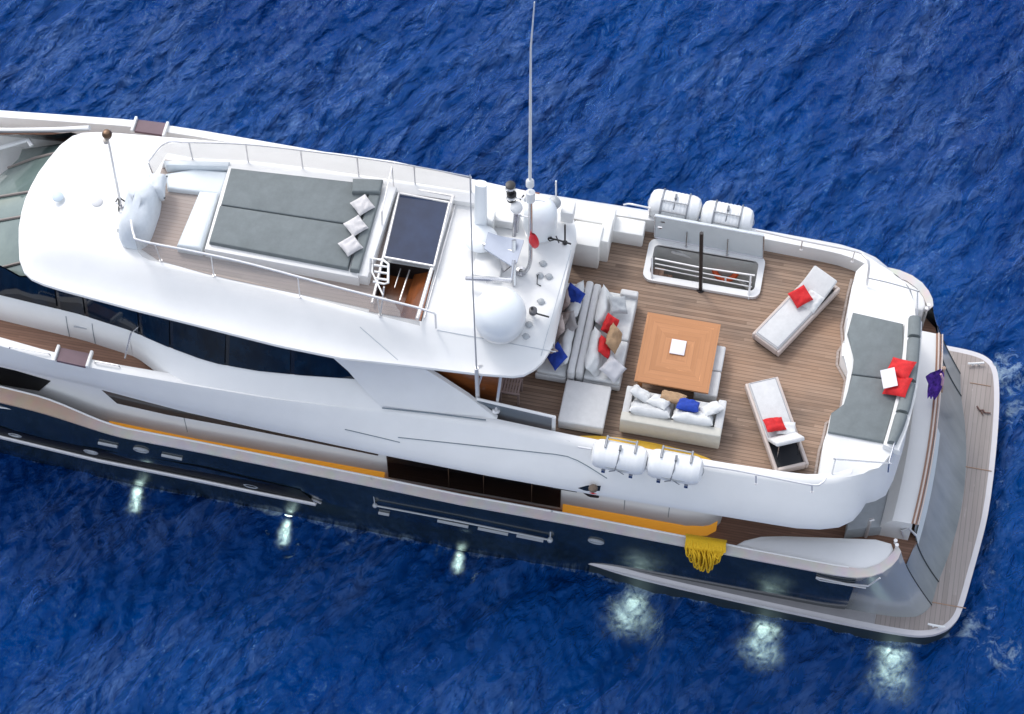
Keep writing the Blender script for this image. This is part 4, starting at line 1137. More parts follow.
# --- covered helm station
hc=thing('covered_helm','white cloth cover over the helm console in front of the sun pad','helm cover',tuple(P(142,215,7.07)))
mb=MB()
c0=P(141,222,7.07)
prof=[(0,1.0,1.0),(.15,1.02,1.0),(.42,.95,.92),(.6,.8,.8),(.70,.55,.6),(.73,.25,.3)]
rows=[]
for z,sx,sy in prof:
    r=[]
    for k in range(40):
        a=2*math.pi*k/40; ca,sa=math.cos(a),math.sin(a)
        px=math.copysign(abs(ca)**.6,ca)*.36*sx; py=math.copysign(abs(sa)**.6,sa)*.72*sy
        nz=.05*mnoise.noise(Vector((px*4,py*4,z*5+2)))
        r.append(c0+Vector((px*(1+nz),py*(1+nz),z+(.12 if py>0.1 else 0)*min(1,z*2)+nz)))
    rows.append(r)
mb.loft(rows,closed_cols=True); mb.face(rows[-1]); mb.build('cover',coverfab,hc,angle=80)
mb=MB(); mb.pillow(P(157,187,7.5),.42,.62,.5,Matrix.Rotation(R_(10),4,'Z'),n=10); mb.build('seat_cover',coverfab,hc,angle=80)
mb=MB(); mb.box(P(127,226,7.2),(.42,.30,.18),rz=R_(8),bevel=.03); mb.box(P(125,229,7.25),(.22,.2,.22),bevel=.03); mb.build('console_step',whiteN,hc)

# --- furniture on the upper deck
DK=4.904
def sofa_box(parent,x0,x1,y0,y1,z0,z1,mt,name,bev=.05):
    mb=MB(); mb.box(((x0+x1)/2,(y0+y1)/2,(z0+z1)/2),(x1-x0,y1-y0,z1-z0),bevel=bev,seg=3); return mb.build(name,mt,parent,angle=50)
# back-to-back pair
sA=thing('sofa','off white sofa facing the forward house, its front under the white roof edge','sofa',(1.0,-.3,DK),group='off white outdoor sofas')
sofa_box(sA,.60,1.30,-1.50,.92,DK+.10,DK+.32,offfab,'seat_base',.04)
sofa_box(sA,.62,1.28,-1.48,-.28,DK+.30,DK+.45,offfab2,'seat_cushion',.05); sofa_box(sA,.62,1.28,-.26,.90,DK+.30,DK+.45,offfab2,'seat_cushion',.05)
sofa_box(sA,1.31,1.48,-1.5,.92,DK+.10,DK+.66,offfab,'backrest',.06)
sofa_box(sA,.66,1.44,-1.42,.86,DK,DK+.10,blackp,'plinth',0)
sB=thing('sofa','off white sofa facing the orange teak table, back to back with another sofa','sofa',(2.0,-.3,DK),group='off white outdoor sofas')
sofa_box(sB,1.66,2.50,-1.46,.88,DK+.10,DK+.30,offfab,'seat_base',.04)
sofa_box(sB,1.67,2.49,-1.44,-.34,DK+.28,DK+.43,offfab2,'seat_cushion',.05); sofa_box(sB,1.67,2.49,-.32,.86,DK+.28,DK+.43,offfab2,'seat_cushion',.05)
sofa_box(sB,1.49,1.66,-1.46,.88,DK+.10,DK+.66,offfab,'backrest',.06)
sofa_box(sB,2.1,2.50,.76,.92,DK+.1,DK+.55,offfab,'armrest',.04)
sofa_box(sB,1.6,2.44,-1.40,.82,DK,DK+.10,blackp,'plinth',0)
# big back cushions, children of their sofas
def bigc(parent,c,w,h,t,n,name='back_cushion',mt=offfab2,roll=0,pinch=.06):
    mb=MB(); _ps[0]+=1.3; mb.pillow(c,w,h,t,MR(n,(0,0,1),roll),n=12,pinch=pinch,seed=_ps[0]); return mb.build(name,mt,parent,angle=60)
bigc(sA,Vector((1.13,.32,DK+.58)),1.0,.48,.24,(-.85,0,.5)); bigc(sA,Vector((1.12,-.88,DK+.58)),1.04,.48,.24,(-.85,0,.5))
bigc(sB,Vector((1.83,.30,DK+.58)),1.0,.48,.24,(.85,0,.5)); bigc(sB,Vector((1.83,-.86,DK+.58)),1.1,.48,.26,(.85,0,.5))
# ottoman
ot=thing('ottoman','square off white ottoman below the back to back sofas','ottoman',(1.82,-2.07,DK))
sofa_box(ot,1.33,2.32,-2.60,-1.55,DK+.08,DK+.34,offfab,'base',.03); sofa_box(ot,1.32,2.33,-2.61,-1.54,DK+.33,DK+.43,offfab,'top_cushion',.04); sofa_box(ot,1.37,2.28,-2.56,-1.6,DK,DK+.08,blackp,'plinth',0)
# lower sofa facing the table from starboard
sC=thing('sofa','off white two seat sofa with its back to the starboard life rafts','sofa',(3.75,-2.0,DK),group='off white outdoor sofas')
sofa_box(sC,2.66,4.86,-2.42,-1.50,DK+.08,DK+.30,creamfab,'seat_base',.03)
sofa_box(sC,2.84,3.74,-2.2,-1.50,DK+.28,DK+.42,offfab2,'seat_cushion',.05); sofa_box(sC,3.76,4.66,-2.2,-1.50,DK+.28,DK+.42,offfab2,'seat_cushion',.05)
sofa_box(sC,2.66,4.86,-2.44,-2.22,DK+.08,DK+.66,creamfab,'backrest',.03)
sofa_box(sC,2.66,2.82,-2.23,-1.50,DK+.08,DK+.54,offfab,'armrest',.03); sofa_box(sC,4.68,4.86,-2.23,-1.50,DK+.08,DK+.62,offfab,'armrest',.03)
sofa_box(sC,2.7,4.82,-2.38,-1.56,DK,DK+.08,blackp,'plinth',0)
bigc(sC,Vector((3.26,-2.06,DK+.62)),.92,.46,.24,(0,.6,.8)); bigc(sC,Vector((4.2,-2.06,DK+.62)),.92,.46,.24,(0,.6,.8))
# table with mitred top
tb=thing('table','square orange teak coffee table with a white tray in its centre','table',(3.61,-.49,DK))
x0,x1,y0,y1=2.79,4.43,-1.38,.40; tz=DK+.58
tcx,tcy=(x0+x1)/2,(y0+y1)/2
for k,(ax,nm) in enumerate((('Y','top_panel'),('X','top_panel'),('Y','top_panel'),('X','top_panel'))):
    C4=[Vector((x0,y0,tz)),Vector((x1,y0,tz)),Vector((x1,y1,tz)),Vector((x0,y1,tz))]
    a,b=C4[k],C4[(k+1)%4]; c=Vector((tcx,tcy,tz)); i=.20
    a2,b2=a.lerp(c,1-i),b.lerp(c,1-i)
    mb=MB(); dz=Vector((0,0,-.05)); q=[a,b,b2,a2]
    mb.face(q); mb.face([p+dz for p in reversed(q)])
    for u,v in zip(q,q[1:]+q[:1]): mb.face([u,v,v+dz,u+dz])
    m_=planks('teak tabletop '+ax,(.38,.165,.065),(.50,.23,.10),(.44,.195,.08),pitch=.11,axis=ax,seam=.12,rough=.4) if k<2 else bpy.data.materials['teak tabletop '+ax]
    mb.build('top_panel',m_,tb)
mb=MB(); mb.box((tcx,tcy,tz-.03),(.34,.38,.055)); mb.build('centre_panel',bpy.data.materials['teak tabletop X'],tb)
mb=MB()
for sx in (0,1):
    for sy in (0,1): 
        l=MB(); l.box((x0+.12+sx*(x1-x0-.24),y0+.12+sy*(y1-y0-.24),DK+.265),(.1,.1,.53),bevel=.01); l.build('leg',teaktab,tb)
mb.box((tcx,tcy,tz-.10),(x1-x0-.12,y1-y0-.12,.09)); mb.build('apron',teaktab,tb)
mb=MB(); c=P(678,347.5,tz+.01); mb.box(c+Vector((0,0,.012)),(.33,.37,.022),bevel=.006); 
solo(mb,'tray',paper,'flat square white tray lying in the middle of the orange table','tray',tuple(c))
for yy,tt in ((.98,'upper'),(-.05,'lower')): pass
bn=thing('bench','low off white bench half hidden under the right edge of the orange table','bench',(4.37,-.68,DK))
sofa_box(bn,4.12,4.62,-1.32,-.04,DK+.06,DK+.30,offfab,'base',.03); sofa_box(bn,4.11,4.63,-1.33,-.70,DK+.29,DK+.41,offfab,'seat_pad',.04); sofa_box(bn,4.11,4.63,-.68,-.03,DK+.29,DK+.41,offfab,'seat_pad',.04); sofa_box(bn,4.16,4.58,-1.28,-.08,DK,DK+.06,blackp,'plinth',0)
# throw pillows : (px,py,z,w,h,t,normal,material,label,roll)
UP=DK+.72
C_=cushion
C_(574,296,UP+.05,.46,.46,.17,(-.45,-.75,.55),bluefab,'royal blue pillow at the upper end of the sofa by the roof edge',group='throw pillows on the sofas')
C_(564,301,UP,.40,.44,.13,(-.8,-.3,.5),blushfab,'blush white pillow behind the blue pillow at the upper end of the sofa',group='throw pillows on the sofas')
C_(562,320,UP,.46,.44,.15,(-.7,.25,.6),taupefab,'taupe pillow partly under the roof edge on the forward facing sofa',group='throw pillows on the sofas')
C_(569,324,UP+.02,.46,.46,.15,(-.75,-.30,.65),mat('warm grey fabric',(.36,.34,.34),.9,var=.1),'warm grey pillow in the middle of the forward facing sofa',group='throw pillows on the sofas')
C_(558.5,327,UP+.05,.44,.44,.14,(-.85,-.25,.4),blushfab,'pale blush pillow between the taupe pillow and the roof edge',group='throw pillows on the sofas')
C_(550,349,UP,.46,.44,.14,(-.75,-.5,.45),blushfab,'pale pillow at the lower end of the sofa, against the roof edge',group='throw pillows on the sofas')
C_(556.5,356,UP+.04,.46,.48,.18,(-.55,-.45,.62),bluefab,'royal blue pillow at the lower end of the sofa by the roof edge',group='throw pillows on the sofas')
C_(618,305,UP-.02,.42,.42,.14,(.4,-.1,.9),palegrey,'pale grey square pillow at the upper corner of the sofa facing the table',roll=R_(35),group='throw pillows on the sofas')
C_(610,325,UP-.02,.44,.36,.16,(.6,-.3,.65),redfab,'upper red pillow on the sofa facing the orange table',roll=R_(20),group='throw pillows on the sofas')
C_(604.5,347,UP,.46,.34,.16,(.7,.1,.65),redfab,'lower red pillow on the sofa facing the orange table',roll=R_(-8),group='throw pillows on the sofas')
C_(614,338.5,UP+.1,.56,.44,.16,(.8,-.1,.5),tanfab,'tan pillow leaning on the two red pillows',group='throw pillows on the sofas')
C_(613,369,UP-.12,.48,.46,.14,(.35,-.1,.92),mat('dove fabric',(.50,.50,.53),.9,var=.1),'dove white pillow at the lower corner of the sofa facing the table',roll=R_(-10),group='throw pillows on the sofas')
C_(641,394,UP-.06,.48,.42,.16,(.35,.5,.7),offfab2,'white pillow in the left corner of the sofa by the life rafts',roll=R_(20),group='throw pillows on the sofas')
C_(659,402,UP-.02,.46,.42,.16,(.1,.5,.8),offfab2,'white pillow left of the tan pillow on the sofa by the life rafts',roll=R_(-10),group='throw pillows on the sofas')
C_(673,397.5,UP-.08,.56,.36,.14,(0,.45,.85),tanfab,'tan pillow in the middle of the sofa by the life rafts',roll=R_(-5),group='throw pillows on the sofas')
C_(688,405.3,UP,.50,.38,.18,(0,.45,.85),bluefab,'royal blue pillow on the sofa by the life rafts',group='throw pillows on the sofas')
C_(711,409,UP-.06,.50,.40,.15,(-.3,.4,.8),offfab2,'white pillow in the right corner of the sofa by the life rafts',group='throw pillows on the sofas')
# --- loungers
def lounger(label,loc,rz,back):
    t=thing('sun_lounger',label,'sun lounger',loc,rz,'sun loungers on the aft deck')
    M=WM[t.name]
    def bx(x0,x1,y0,y1,z0,z1,mt,name,bev=.02):
        mb=MB(); mb.box(((x0+x1)/2,(y0+y1)/2,(z0+z1)/2),(x1-x0,y1-y0,z1-z0),bevel=bev,seg=2); mb.bm.transform(M); return mb.build(name,mt,t,angle=50)
    fr=mat('lounger frame cream',(.55,.47,.43),.55,var=.08)
    L=2.24; w=.38
    bx(0,L,-w,-w+.07,.10,.30,fr,'side_rail'); bx(0,L,w-.07,w,.10,.30,fr,'side_rail')
    bx(0,.06,-w+.07,w-.07,.10,.30,fr,'end_rail'); bx(L-.08,L,-w+.07,w-.07,.10,.30,fr,'end_rail')
    bx(.06,L-.08,-w+.07,w-.07,.14,.17,mat('dark lounger tray',(.006,.008,.014),.5),'tray',0)
    bx(.05,L-.05,-w+.03,w-.03,0,.10,blackp,'plinth',0)
    hx=1.50
    m1=bx(.03,hx,-w+.06,w-.06,.25,.36,offfab,'mattress',.035)
    mb=MB()
    for s in (-1,1): mb.tube([(.06,s*(w-.085),.362),(hx-.03,s*(w-.085),.362)],.008,5)
    mb.tube([(.06,-w+.085,.362),(.06,w-.085,.362)],.008,5); mb.bm.transform(M); mb.build('piping',mat('piping grey',(.33,.33,.36),.8),m1)
    mb=MB(); X=Matrix.Translation((hx,0,.28))@Matrix.Rotation(-back,4,'Y'); 
    mb.box((0,0,0),(.74,2*w-.12,.10),bevel=.035,seg=3,M=X@Matrix.Translation((.37,0,.05))); mb.bm.transform(M); mb.build('back_mattress',offfab,t,angle=50)
    mb=MB(); e=X@Vector((.6,0,0)); mb.tube([(e.x,-w+.15,e.z),(e.x+.05,-w+.15,.2)],.012,6); mb.tube([(e.x,w-.15,e.z),(e.x+.05,w-.15,.2)],.012,6); mb.bm.transform(M); mb.build('back_support',steel,t)
    return t,M@X
f=Vector((5.47,.29)); h=Vector((6.62,2.27)); d=h-f
l1,X1=lounger('sun lounger by the port rail, head end raised towards the sea',(f.x,f.y,DK),math.atan2(d.y,d.x),R_(27))
f=Vector((5.52,-.66)); h=Vector((6.49,-2.68)); d=h-f
l2,X2=lounger('sun lounger nearer the starboard rail, raised back over a dark tray',(f.x,f.y,DK),math.atan2(d.y,d.x),R_(52))
C_(800.5,296.5,DK+.50,.42,.42,.13,(-.1,-.2,1),redfab,'red square pillow on the lounger by the port rail',up=(0,1,0),roll=R_(38),pinch=.04)
C_(812,301,DK+.42,.40,.44,.09,(-.15,-.25,1),offfab2,'pale flat cushion under the red pillow on the port side lounger',up=(0,1,0),roll=R_(-28),pinch=.03)
C_(774.5,424.5,DK+.50,.44,.38,.15,(0,.25,.95),redfab,'red pillow on the lounger with the dark tray',up=(0,1,0),roll=R_(24),pinch=.05)
C_(786,428,DK+.42,.42,.36,.09,(0,.2,1),offfab2,'pale flat cushion under the red pillow on the starboard side lounger',up=(0,1,0),roll=R_(8),pinch=.03)
# --- slatted stools by the gate
def stool(label,px,py):
    c=P(px,py,DK); t=thing('stool',label,'stool',tuple(c),R_(0),'slatted teak stools'); tk=mat('stool teak',(.36,.27,.25),.6,var=.2)
    for i in range(7):
        mb=MB(); mb.box(c+Vector((-.19+.063*i,0,.48)),(.035,.34,.025)); mb.build('slat',tk,t)
    mb=MB(); 
    for s in (-1,1): mb.box(c+Vector((0,s*.19,.47)),(.46,.04,.05))
    islands(mb,'seat_frame',tk,t)
    for sx in (-1,1):
        for sy in (-1,1):
            mb=MB(); mb.box(c+Vector((sx*.2,sy*.18,.225)),(.045,.045,.45)); mb.build('leg',tk,t)
    return t
stool('left slatted teak stool by the gate under the roof corner',487,391)
stool('right slatted teak stool by the gate under the roof corner',511,396)
# --- aft sun pad, split at the seam
Zp=5.42
pts=dict(a=(853,312),b=(903.5,323.5),c=(903,357),c2=(899,380),s2=(886,378.5),s1=(851.5,374),d=(855,360),e=(847.5,333),f=(896,399),g=(884,442),h=(828,431.5),i=(831.5,412.5),j=(845,405))
pp={k:xy(P(*v,Zp)) for k,v in pts.items()}
mattress([pp[k] for k in ('s1','c2','c','b','a','e','d')],5.345,Zp,greyfab,'sun_mattress','grey stern sun mattress, the half nearer the port lounger','sun mattress',bevel=.03,group='grey mattresses of the stern sun pad')
s1b=(pp['s1'][0],pp['s1'][1]-.02); c2b=(pp['c2'][0],pp['c2'][1]-.02)
mattress([pp['h'],pp['g'],pp['f'],c2b,s1b,pp['j'],pp['i']],5.345,Zp,greyfab,'sun_mattress','grey stern sun mattress, the half nearer the starboard quarter','sun mattress',bevel=.03,group='grey mattresses of the stern sun pad')
# backrest cushions along the stern lip
bl=[(910,316,921,317),(909,336,920.5,338),(907.5,357,919,360),(904.5,378,916,382),(900,400,911,405),(894,421,903.5,427),(888.5,441,896,443)]
A=[P(a,b,5.62) for a,b,_,_ in bl]; B=[P(c,d,5.60) for _,_,c,d in bl]
labs=['grey stern backrest cushion nearest the port corner','long grey stern backrest cushion, upper one beside the red cushions','long grey stern backrest cushion, lower one beside the red cushions','grey stern backrest cushion nearest the starboard corner']
AA=resample(A,41); BB=resample(B,41)
for (i0,i1),lb in zip(((0,6),(7,20),(21,30),(31,40)),labs):
    mb=MB(); up_=Vector((0,0,.0))
    rows=[]
    for k in range(i0,i1+1):
        a,b=AA[k],BB[k]; e=.02
        prof=[Vector((a.x-.02,a.y,5.50)),Vector((a.x-.0,a.y,5.62)),a.lerp(b,.25)+Vector((0,0,.05)),a.lerp(b,.75)+Vector((0,0,.05)),Vector((b.x,b.y,5.60)),Vector((b.x+.01,b.y,5.50))]
        rows.append(prof)
    mb.loft(rows,closed_cols=True); mb.face(rows[0]); mb.face(rows[-1]); c=rows[len(rows)//2][0]
    solo(mb,'backrest_cushion',greyfab,lb,'backrest cushion',(c.x,c.y,5.5),'grey backrest cushions along the stern',angle=50)
C_(900,369,5.62,.60,.52,.16,(-.45,.05,.9),redfab,'upper of the two red pillows on the grey stern sun pad',up=(0,1,0),roll=R_(-18),pinch=.05)
C_(897.5,386,5.60,.56,.50,.16,(-.45,.0,.9),redfab,'lower of the two red pillows on the grey stern sun pad',up=(0,1,0),roll=R_(-14),pinch=.05)
mb=MB(); c=P(889,378,5.72); mb.box(c,(.32,.42,.02),M=Matrix.Rotation(R_(14),4,'Z')@Matrix.Rotation(R_(-22),4,'Y')@Matrix.Rotation(R_(12),4,'X')); solo(mb,'magazine',paper,'white magazine lying against the red pillows on the stern pad','magazine',tuple(c))
# --- life rafts
raftw=mat('raft canister grp',(.78,.79,.80),.38,var=.06,bump=.1,bscale=5)
def raft(label,c,rz=0,port=True):
    t=thing('life_raft',label,'life raft canister',tuple(c-Vector((0,0,.37))),rz,'white life raft canisters')
    X=Matrix.Translation(c)@Matrix.Rotation(rz,4,'Z')@Matrix.Rotation(R_(90),4,'Y')
    L=.60; r=.34 if port else .315; rb_=.008 if port else .0015
    mb=MB(); prof=[(0,-L),(r*.55,-L+.01),(r*.85,-L+.06),(r*.97,-L+.14),(r,-L+.2)]
    for k in range(9):
        z=-L+.24+k*.09; prof+=[(r,z),(r+rb_,z+.02),(r+rb_,z+.05),(r,z+.07)]
    prof=[p for p in prof if p[1]<L-.2]+[(r,L-.2),(r*.97,L-.14),(r*.85,L-.06),(r*.55,L-.01),(0,L)]
    mb.lathe(prof,(0,0,0),28); mb.bm.transform(X); mb.build('canister',raftw,t,angle=30)
    mb=MB(); mb.lathe([(r+.002,-.015),(r+.022,-.012),(r+.022,.012),(r+.002,.015)],(0,0,0),28)
    X2=Matrix.Translation(c)@Matrix.Rotation(rz,4,'Z')
    mb.bm.transform(X2@Matrix.Rotation(R_(90),4,'X')); mb.bm.clear()
    n=28
    mb.tube([X2@Vector(((-L+.02)*1.0*0+math.cos(2*math.pi*k/n)*(L+.02),math.sin(2*math.pi*k/n)*(r+.02),.02)) for k in range(n)],.012,5,closed=True)
    mb.build('joint_band',mat('joint band grey',(.35,.37,.38),.5),t)
    st_=mat('strap steel',(.30,.31,.33),.4,.6)
    for xx in ((-.3,.3) if port else ()):
        mb=MB(); n=20; mb.tube([X2@Vector((xx,math.cos(R_(-60+300*k/n))*(r+.025)*(1),math.sin(R_(-60+300*k/n))*(r+.025))) for k in range(n+1)],.020,6); mb.build('strap',st_,t)
    for a,z in (((-.12,.36),(-.3,.20)) if port else ((.26,.30),)):
        mb=MB(); mb.tube([X2@Vector((-.3,a,z)),X2@Vector((.3,a,z))],.018,6); mb.build('cross_bar',st_,t)
    if not port:
        for xx in (-.32,.32):
            mb=MB(); mb.tube([X2@Vector((xx,.30,.28)),X2@Vector((xx,.10,r+.03)),X2@Vector((xx,-.02,r+.03))],.026,6); mb.build('clamp',st_,t)
    mb=MB(); mb.box(X2@Vector((0,.02,r+.05)),(.05,.12,.06)); 
    mb.tube([X2@Vector((0,.1,r+.03)),X2@Vector((0,-.2,r*.85)),X2@Vector((-.04,-r-.03,0)),X2@Vector((-.16,-r-.02,-.1))],.014,5)
    mb.tube([X2@Vector((0,-r-.02,.02)),X2@Vector((.16,-r-.02,-.12))],.01,5); mb.build('lashing',mat('lashing grey',(.18,.19,.21),.7),t)
    for xx in (-.3,.3):
        mb=MB(); mb.box(X2@Vector((xx,0,-r-.03)),(.08,.5,.09),rz=rz); mb.build('cradle',steel,t)
    return t
p=P(675,207,5.5); raft('forward white life raft canister on the port bulwark',p,R_(-2))
p=P(727,218.5,5.5); raft('aft white life raft canister on the port bulwark, nearer the loungers',p,R_(-2))
p=P(619.5,457,5.66); raft('forward white life raft canister on the starboard bulwark',p,R_(-1),False)
p=P(675,467,5.66); raft('aft white life raft canister on the starboard bulwark',p,R_(-1),False)
# yellow board stowed beside them
mb=MB(); c=P(643,455,5.05); n=30
ring=[(c.x+1.72*math.cos(2*math.pi*k/n),c.y+.33*math.sin(2*math.pi*k/n)*1.0) for k in range(n)]
mb.prism(ring,4.95,5.07,bevel=.03,seg=2); solo(mb,'paddle_board',yelpaint,'long yellow board lying on the teak deck behind the starboard life rafts','paddle board',(c.x,c.y,4.95))
# lifebuoy in the stair well
lbu=thing('lifebuoy','orange lifebuoy hanging inside the open stairwell','lifebuoy',tuple(P(726,268,4.35)))
mb=MB(); c=P(726,268,4.35); n=24; Mx=MR((0,-.55,.84),(0,1,0))
ring=[c+(Mx@Vector((.27*math.cos(2*math.pi*k/n),.27*math.sin(2*math.pi*k/n),0))) for k in range(n)]
mb.tube(ring,.065,10,closed=True); mb.build('ring',orange,lbu)
mb=MB()
for k in (0,6,12,18):
    mb.tube([ring[k].lerp(ring[(k+1)%n],.2),ring[k].lerp(ring[(k+1)%n],.8)],.072,10)
mb.build('band',white,lbu)
# --- yellow rope hank over the cap rail
mb=MB(); rnd=random.Random(3)
for k in range(38):
    u=(k+.5)/38; xo=686+37*u; shape=math.sqrt(max(0,1-(2*u-.97)**2))
    bot=554+2*u+18*max(0,1-abs(2*u-.97)**1.8)*rnd.uniform(.6,1.0)
    bx_=704+(xo-704)*.9+rnd.uniform(-2,2); w=rnd.uniform(2.2,4)
    top1=P(xo,538.5+6*u,3.32); o=rnd.uniform(.04,.20)
    H=onhull
    lp=[top1+Vector((-.03,.12,-.03)),top1+Vector((0,0,.03)),H(xo-w*.4,547+5*u,o),H(bx_-w*.6,(bot+548)/2,o+.03),H(bx_-w*.2,bot-1,o+.02),H(bx_+w*.4,bot-.6,o+.03),H(bx_+w,(bot+548)/2,o+.04),H(xo+w*.8,547+5*u,o+.01),top1+Vector((.06,0,.05)),top1+Vector((.07,.12,-.02))]
    mb.tube(smooth_path(lp,4),.016,6)
solo(mb,'rope_hank',yellow,'bright yellow rope hung in loops over the starboard cap rail','rope',tuple(P(704,542,3.25)),angle=80)
# --- ensign at the stern
en=thing('ensign','furled purple flag on a short staff at the middle of the transom rail','flag',tuple(P(942,389,3.2)))
mb=MB(); b=P(942,392,3.2); t=P(944,368,4.25); mb.tube([b,t],.025,8); mb.lathe([(0,-.03),(.05,0),(0,.05)],t,8); mb.build('staff',mat('staff varnish',(.45,.30,.22),.4),en)
mb=MB(); rows=[]
zz=t.z
cent=[(942,371,4.1,.05),(937,377,3.95,.16),(934,381,3.8,.20),(935,386,3.65,.16),(933,392,3.45,.13),(931,398,3.3,.08)]
for i,(a,b_,z,w) in enumerate(cent):
    c=P(a,b_,z); rows.append([c+Vector((w*(j/4-1),.0+.05*math.sin(j*1.6+i),-.04*j*.3)) if False else c+Vector((w*(j/7*2-1),.05*math.sin(j*1.9+i*.9),.02*math.cos(j*2.3))) for j in range(8)])
mb.loft(rows); mb.loft([[p+Vector((0,.02,.012)) for p in r] for r in rows]); mb.build('cloth',purple,en,angle=80)
mb=MB(); mb.tube([P(941,374,4.15),P(943,379,4.0),P(942,385,3.8)],.03,6); mb.build('toggle_tape',mat('pink tape',(.6,.35,.45),.7),en)

# --- roof gear
RZ=lambda px,py: 7.07
def lbox(name,label,cat,c,dims,mt,rz=0,bevel=.02):
    mb=MB(); mb.box(Vector(c)+Vector((0,0,dims[2]/2)),dims,rz=rz,bevel=bevel); return solo(mb,name,mt,label,cat,tuple(c))
dome=mat('radome grp',(.80,.83,.85),.32,var=.02,coat=.2)
c=P(500,325,7.05)
sd_=thing('satellite_dome','large round white satellite dome at the starboard side of the roof','satellite dome',tuple(c))
mb=MB(); r=.56; mb.lathe([(r*.8,.0),(r*.82,.12),(r*.98,.2),(r*1.0,.5)]+[(r*math.cos(R_(a)),.5+r*math.sin(R_(a))) for a in range(10,91,8)]+[(0,.5+r)],c,40); mb.build('shell',dome,sd_,angle=60)
mb=MB(); mb.lathe([(r*.86,0),(r*.86,.10),(r*.7,.12)],c,32); mb.build('base_ring',steelw,sd_)
c=P(540,232,7.05)
s2=thing('satellite_dome','tall pale satellite dome beside the steel mast','satellite dome',tuple(c))
mb=MB(); r=.37; mb.lathe([(r*.8,0),(r*.9,.1),(r,.3),(r,.75)]+[(r*math.cos(R_(a)),.75+r*math.sin(R_(a))) for a in range(10,91,10)]+[(0,.75+r)],c,32); mb.build('shell',dome,s2,angle=60)
mb=MB(); mb.lathe([(r*.9,0),(r*.9,.06),(r*.7,.08)],c,24); mb.build('base_ring',steelw,s2)
# radar column with flat dish at its foot
c=P(480,232,7.05)
s3=thing('antenna_pylon','white upright antenna pylon with a flat round dish at its foot','antenna',tuple(c))
mb=MB(); rows=[]
for i in range(9):
    t=i/8; z=1.75*t; w=.15-.02*t; 
    rows.append([c+Vector((.02+w*math.copysign(abs(math.cos(a))**.7,math.cos(a)),.10*t+.09*math.copysign(abs(math.sin(a))**.7,math.sin(a)),z)) for a in [2*math.pi*k/20 for k in range(20)]])
mb.loft(rows,closed_cols=True); mb.face(rows[-1]); mb.build('column',dome,s3,angle=40)
mb=MB(); d=P(481,239,7.35); mb.lathe([(0,-.14),(.12,-.12),(.34,-.02),(.37,.02),(.34,.07),(.2,.13),(0,.15)],d,28); mb.lathe([(.08,-.3),(.08,-.1)],d,12); mb.build('dish',dome,s3,angle=60)
mb=MB(); mb.box(c+Vector((.22,.15,.25)),(.16,.3,.5),bevel=.03); mb.build('pylon_bracket',whiteN,s3)
# steel mast with spreaders and lights
base=P(521,272,7.08)
ms_=thing('signal_mast','curved steel signal mast with a tall white whip aerial and lights','mast',tuple(base))
top_=P(530.5,198,9.3)
mb=MB(); pth=smooth_path([base+Vector((-.02,0,.0)),P(526,271,7.25),P(530,262,7.5),P(530.5,245,7.95),P(530.5,220,8.6),top_],6); mb.tube(pth,.045,10); mb.lathe([(.12,0),(.12,.04),(.05,.05)],base,12); mb.build('mast_tube',steel,ms_)
mb=MB(); k=P(530.5,192,9.45); mb.tube([top_+Vector((0,0,-.1)),k],.10,10); mb.tube([k,k+Vector((-.12,0,-.35))],.04,6); mb.lathe([(0,-.1),(.09,-.05),(.09,.1),(.05,.16),(0,.16)],P(530,184,9.62),12); mb.build('mast_head',white,ms_)
w0=P(530,182,9.65); w1=P(530.5,90,13.4); w2=P(534.5,2,17.0)
mb=MB(); mb.tube([w0,w1],.035,8,r2=.028); mb.build('whip_aerial',white,ms_); mb=MB(); mb.tube([w1,w1.lerp(w2,.5)+Vector((-.03,0,0)),w2],.026,8,r2=.012); mb.build('whip_tip',white,ms_)
mb=MB(); c=P(533,241,8.1); X=MR((.35,-.8,.5),(0,0,1)); 
rows=[]
for i in range(7):
    t=i/6; rr_=[.05,.10,.13,.14,.14,.11,.03][i]
    rows.append([c+Vector((rr_*math.cos(a)*.8+.04*t,rr_*.4*math.sin(a),.28-.55*t)) for a in [2*math.pi*k/14 for k in range(14)]])
mb.loft(rows,closed_cols=True); mb.build('red_pennant',red,ms_,angle=60)
mb=MB()
mb.tube([P(508,197,8.5),P(545,201,8.5)],.02,6); mb.tube([P(520,216,8.2),P(531,217,8.2)],.02,6); mb.tube([P(514,236,7.5),P(516,212,8.1)],.05,8); mb.tube([P(517,232,7.6),P(519,214,8.1)],.03,8)
mb.tube([P(466,278,7.35),P(490,279,7.5),P(512,281,7.6)],.055,8); mb.tube([P(487,282,7.3),P(512,278,7.6),P(514,260,7.8)],.04,8); mb.tube([P(514,285,7.1),P(514,240,7.9)],.05,8)
mb.tube([P(483,244,7.5),P(513,251,7.7)],.03,6); mb.tube([P(483,244,7.5),P(514,268,7.6)],.02,6)
mb.build('spreader',steel,ms_)
mb=MB(); q=[P(500,236,7.7),P(524,240,7.85),P(517,262,7.7),P(512,266,7.65),P(484,248,7.55),P(488,232,7.6)]
mb.loft([q,[p+Vector((0,0,-.05)) for p in q]],closed_cols=True); mb.face(q); mb.build('mast_wing',mat('bluish grey paint',(.42,.46,.55),.45,var=.1),ms_)
mb=MB(); q=[P(498,256,7.25),P(503,272,7.2),P(516,262,7.6),P(522,244,7.8)]; mb.face(q); mb.face([p+Vector((0,0,-.04)) for p in q]); mb.build('mast_fin',steel,ms_)
mb=MB(); mb.lathe([(0,-.14),(.1,-.1),(.14,0),(.12,.09),(0,.14)],P(516.5,208,8.3),18); mb.build('gps_dome',white,ms_,angle=60)
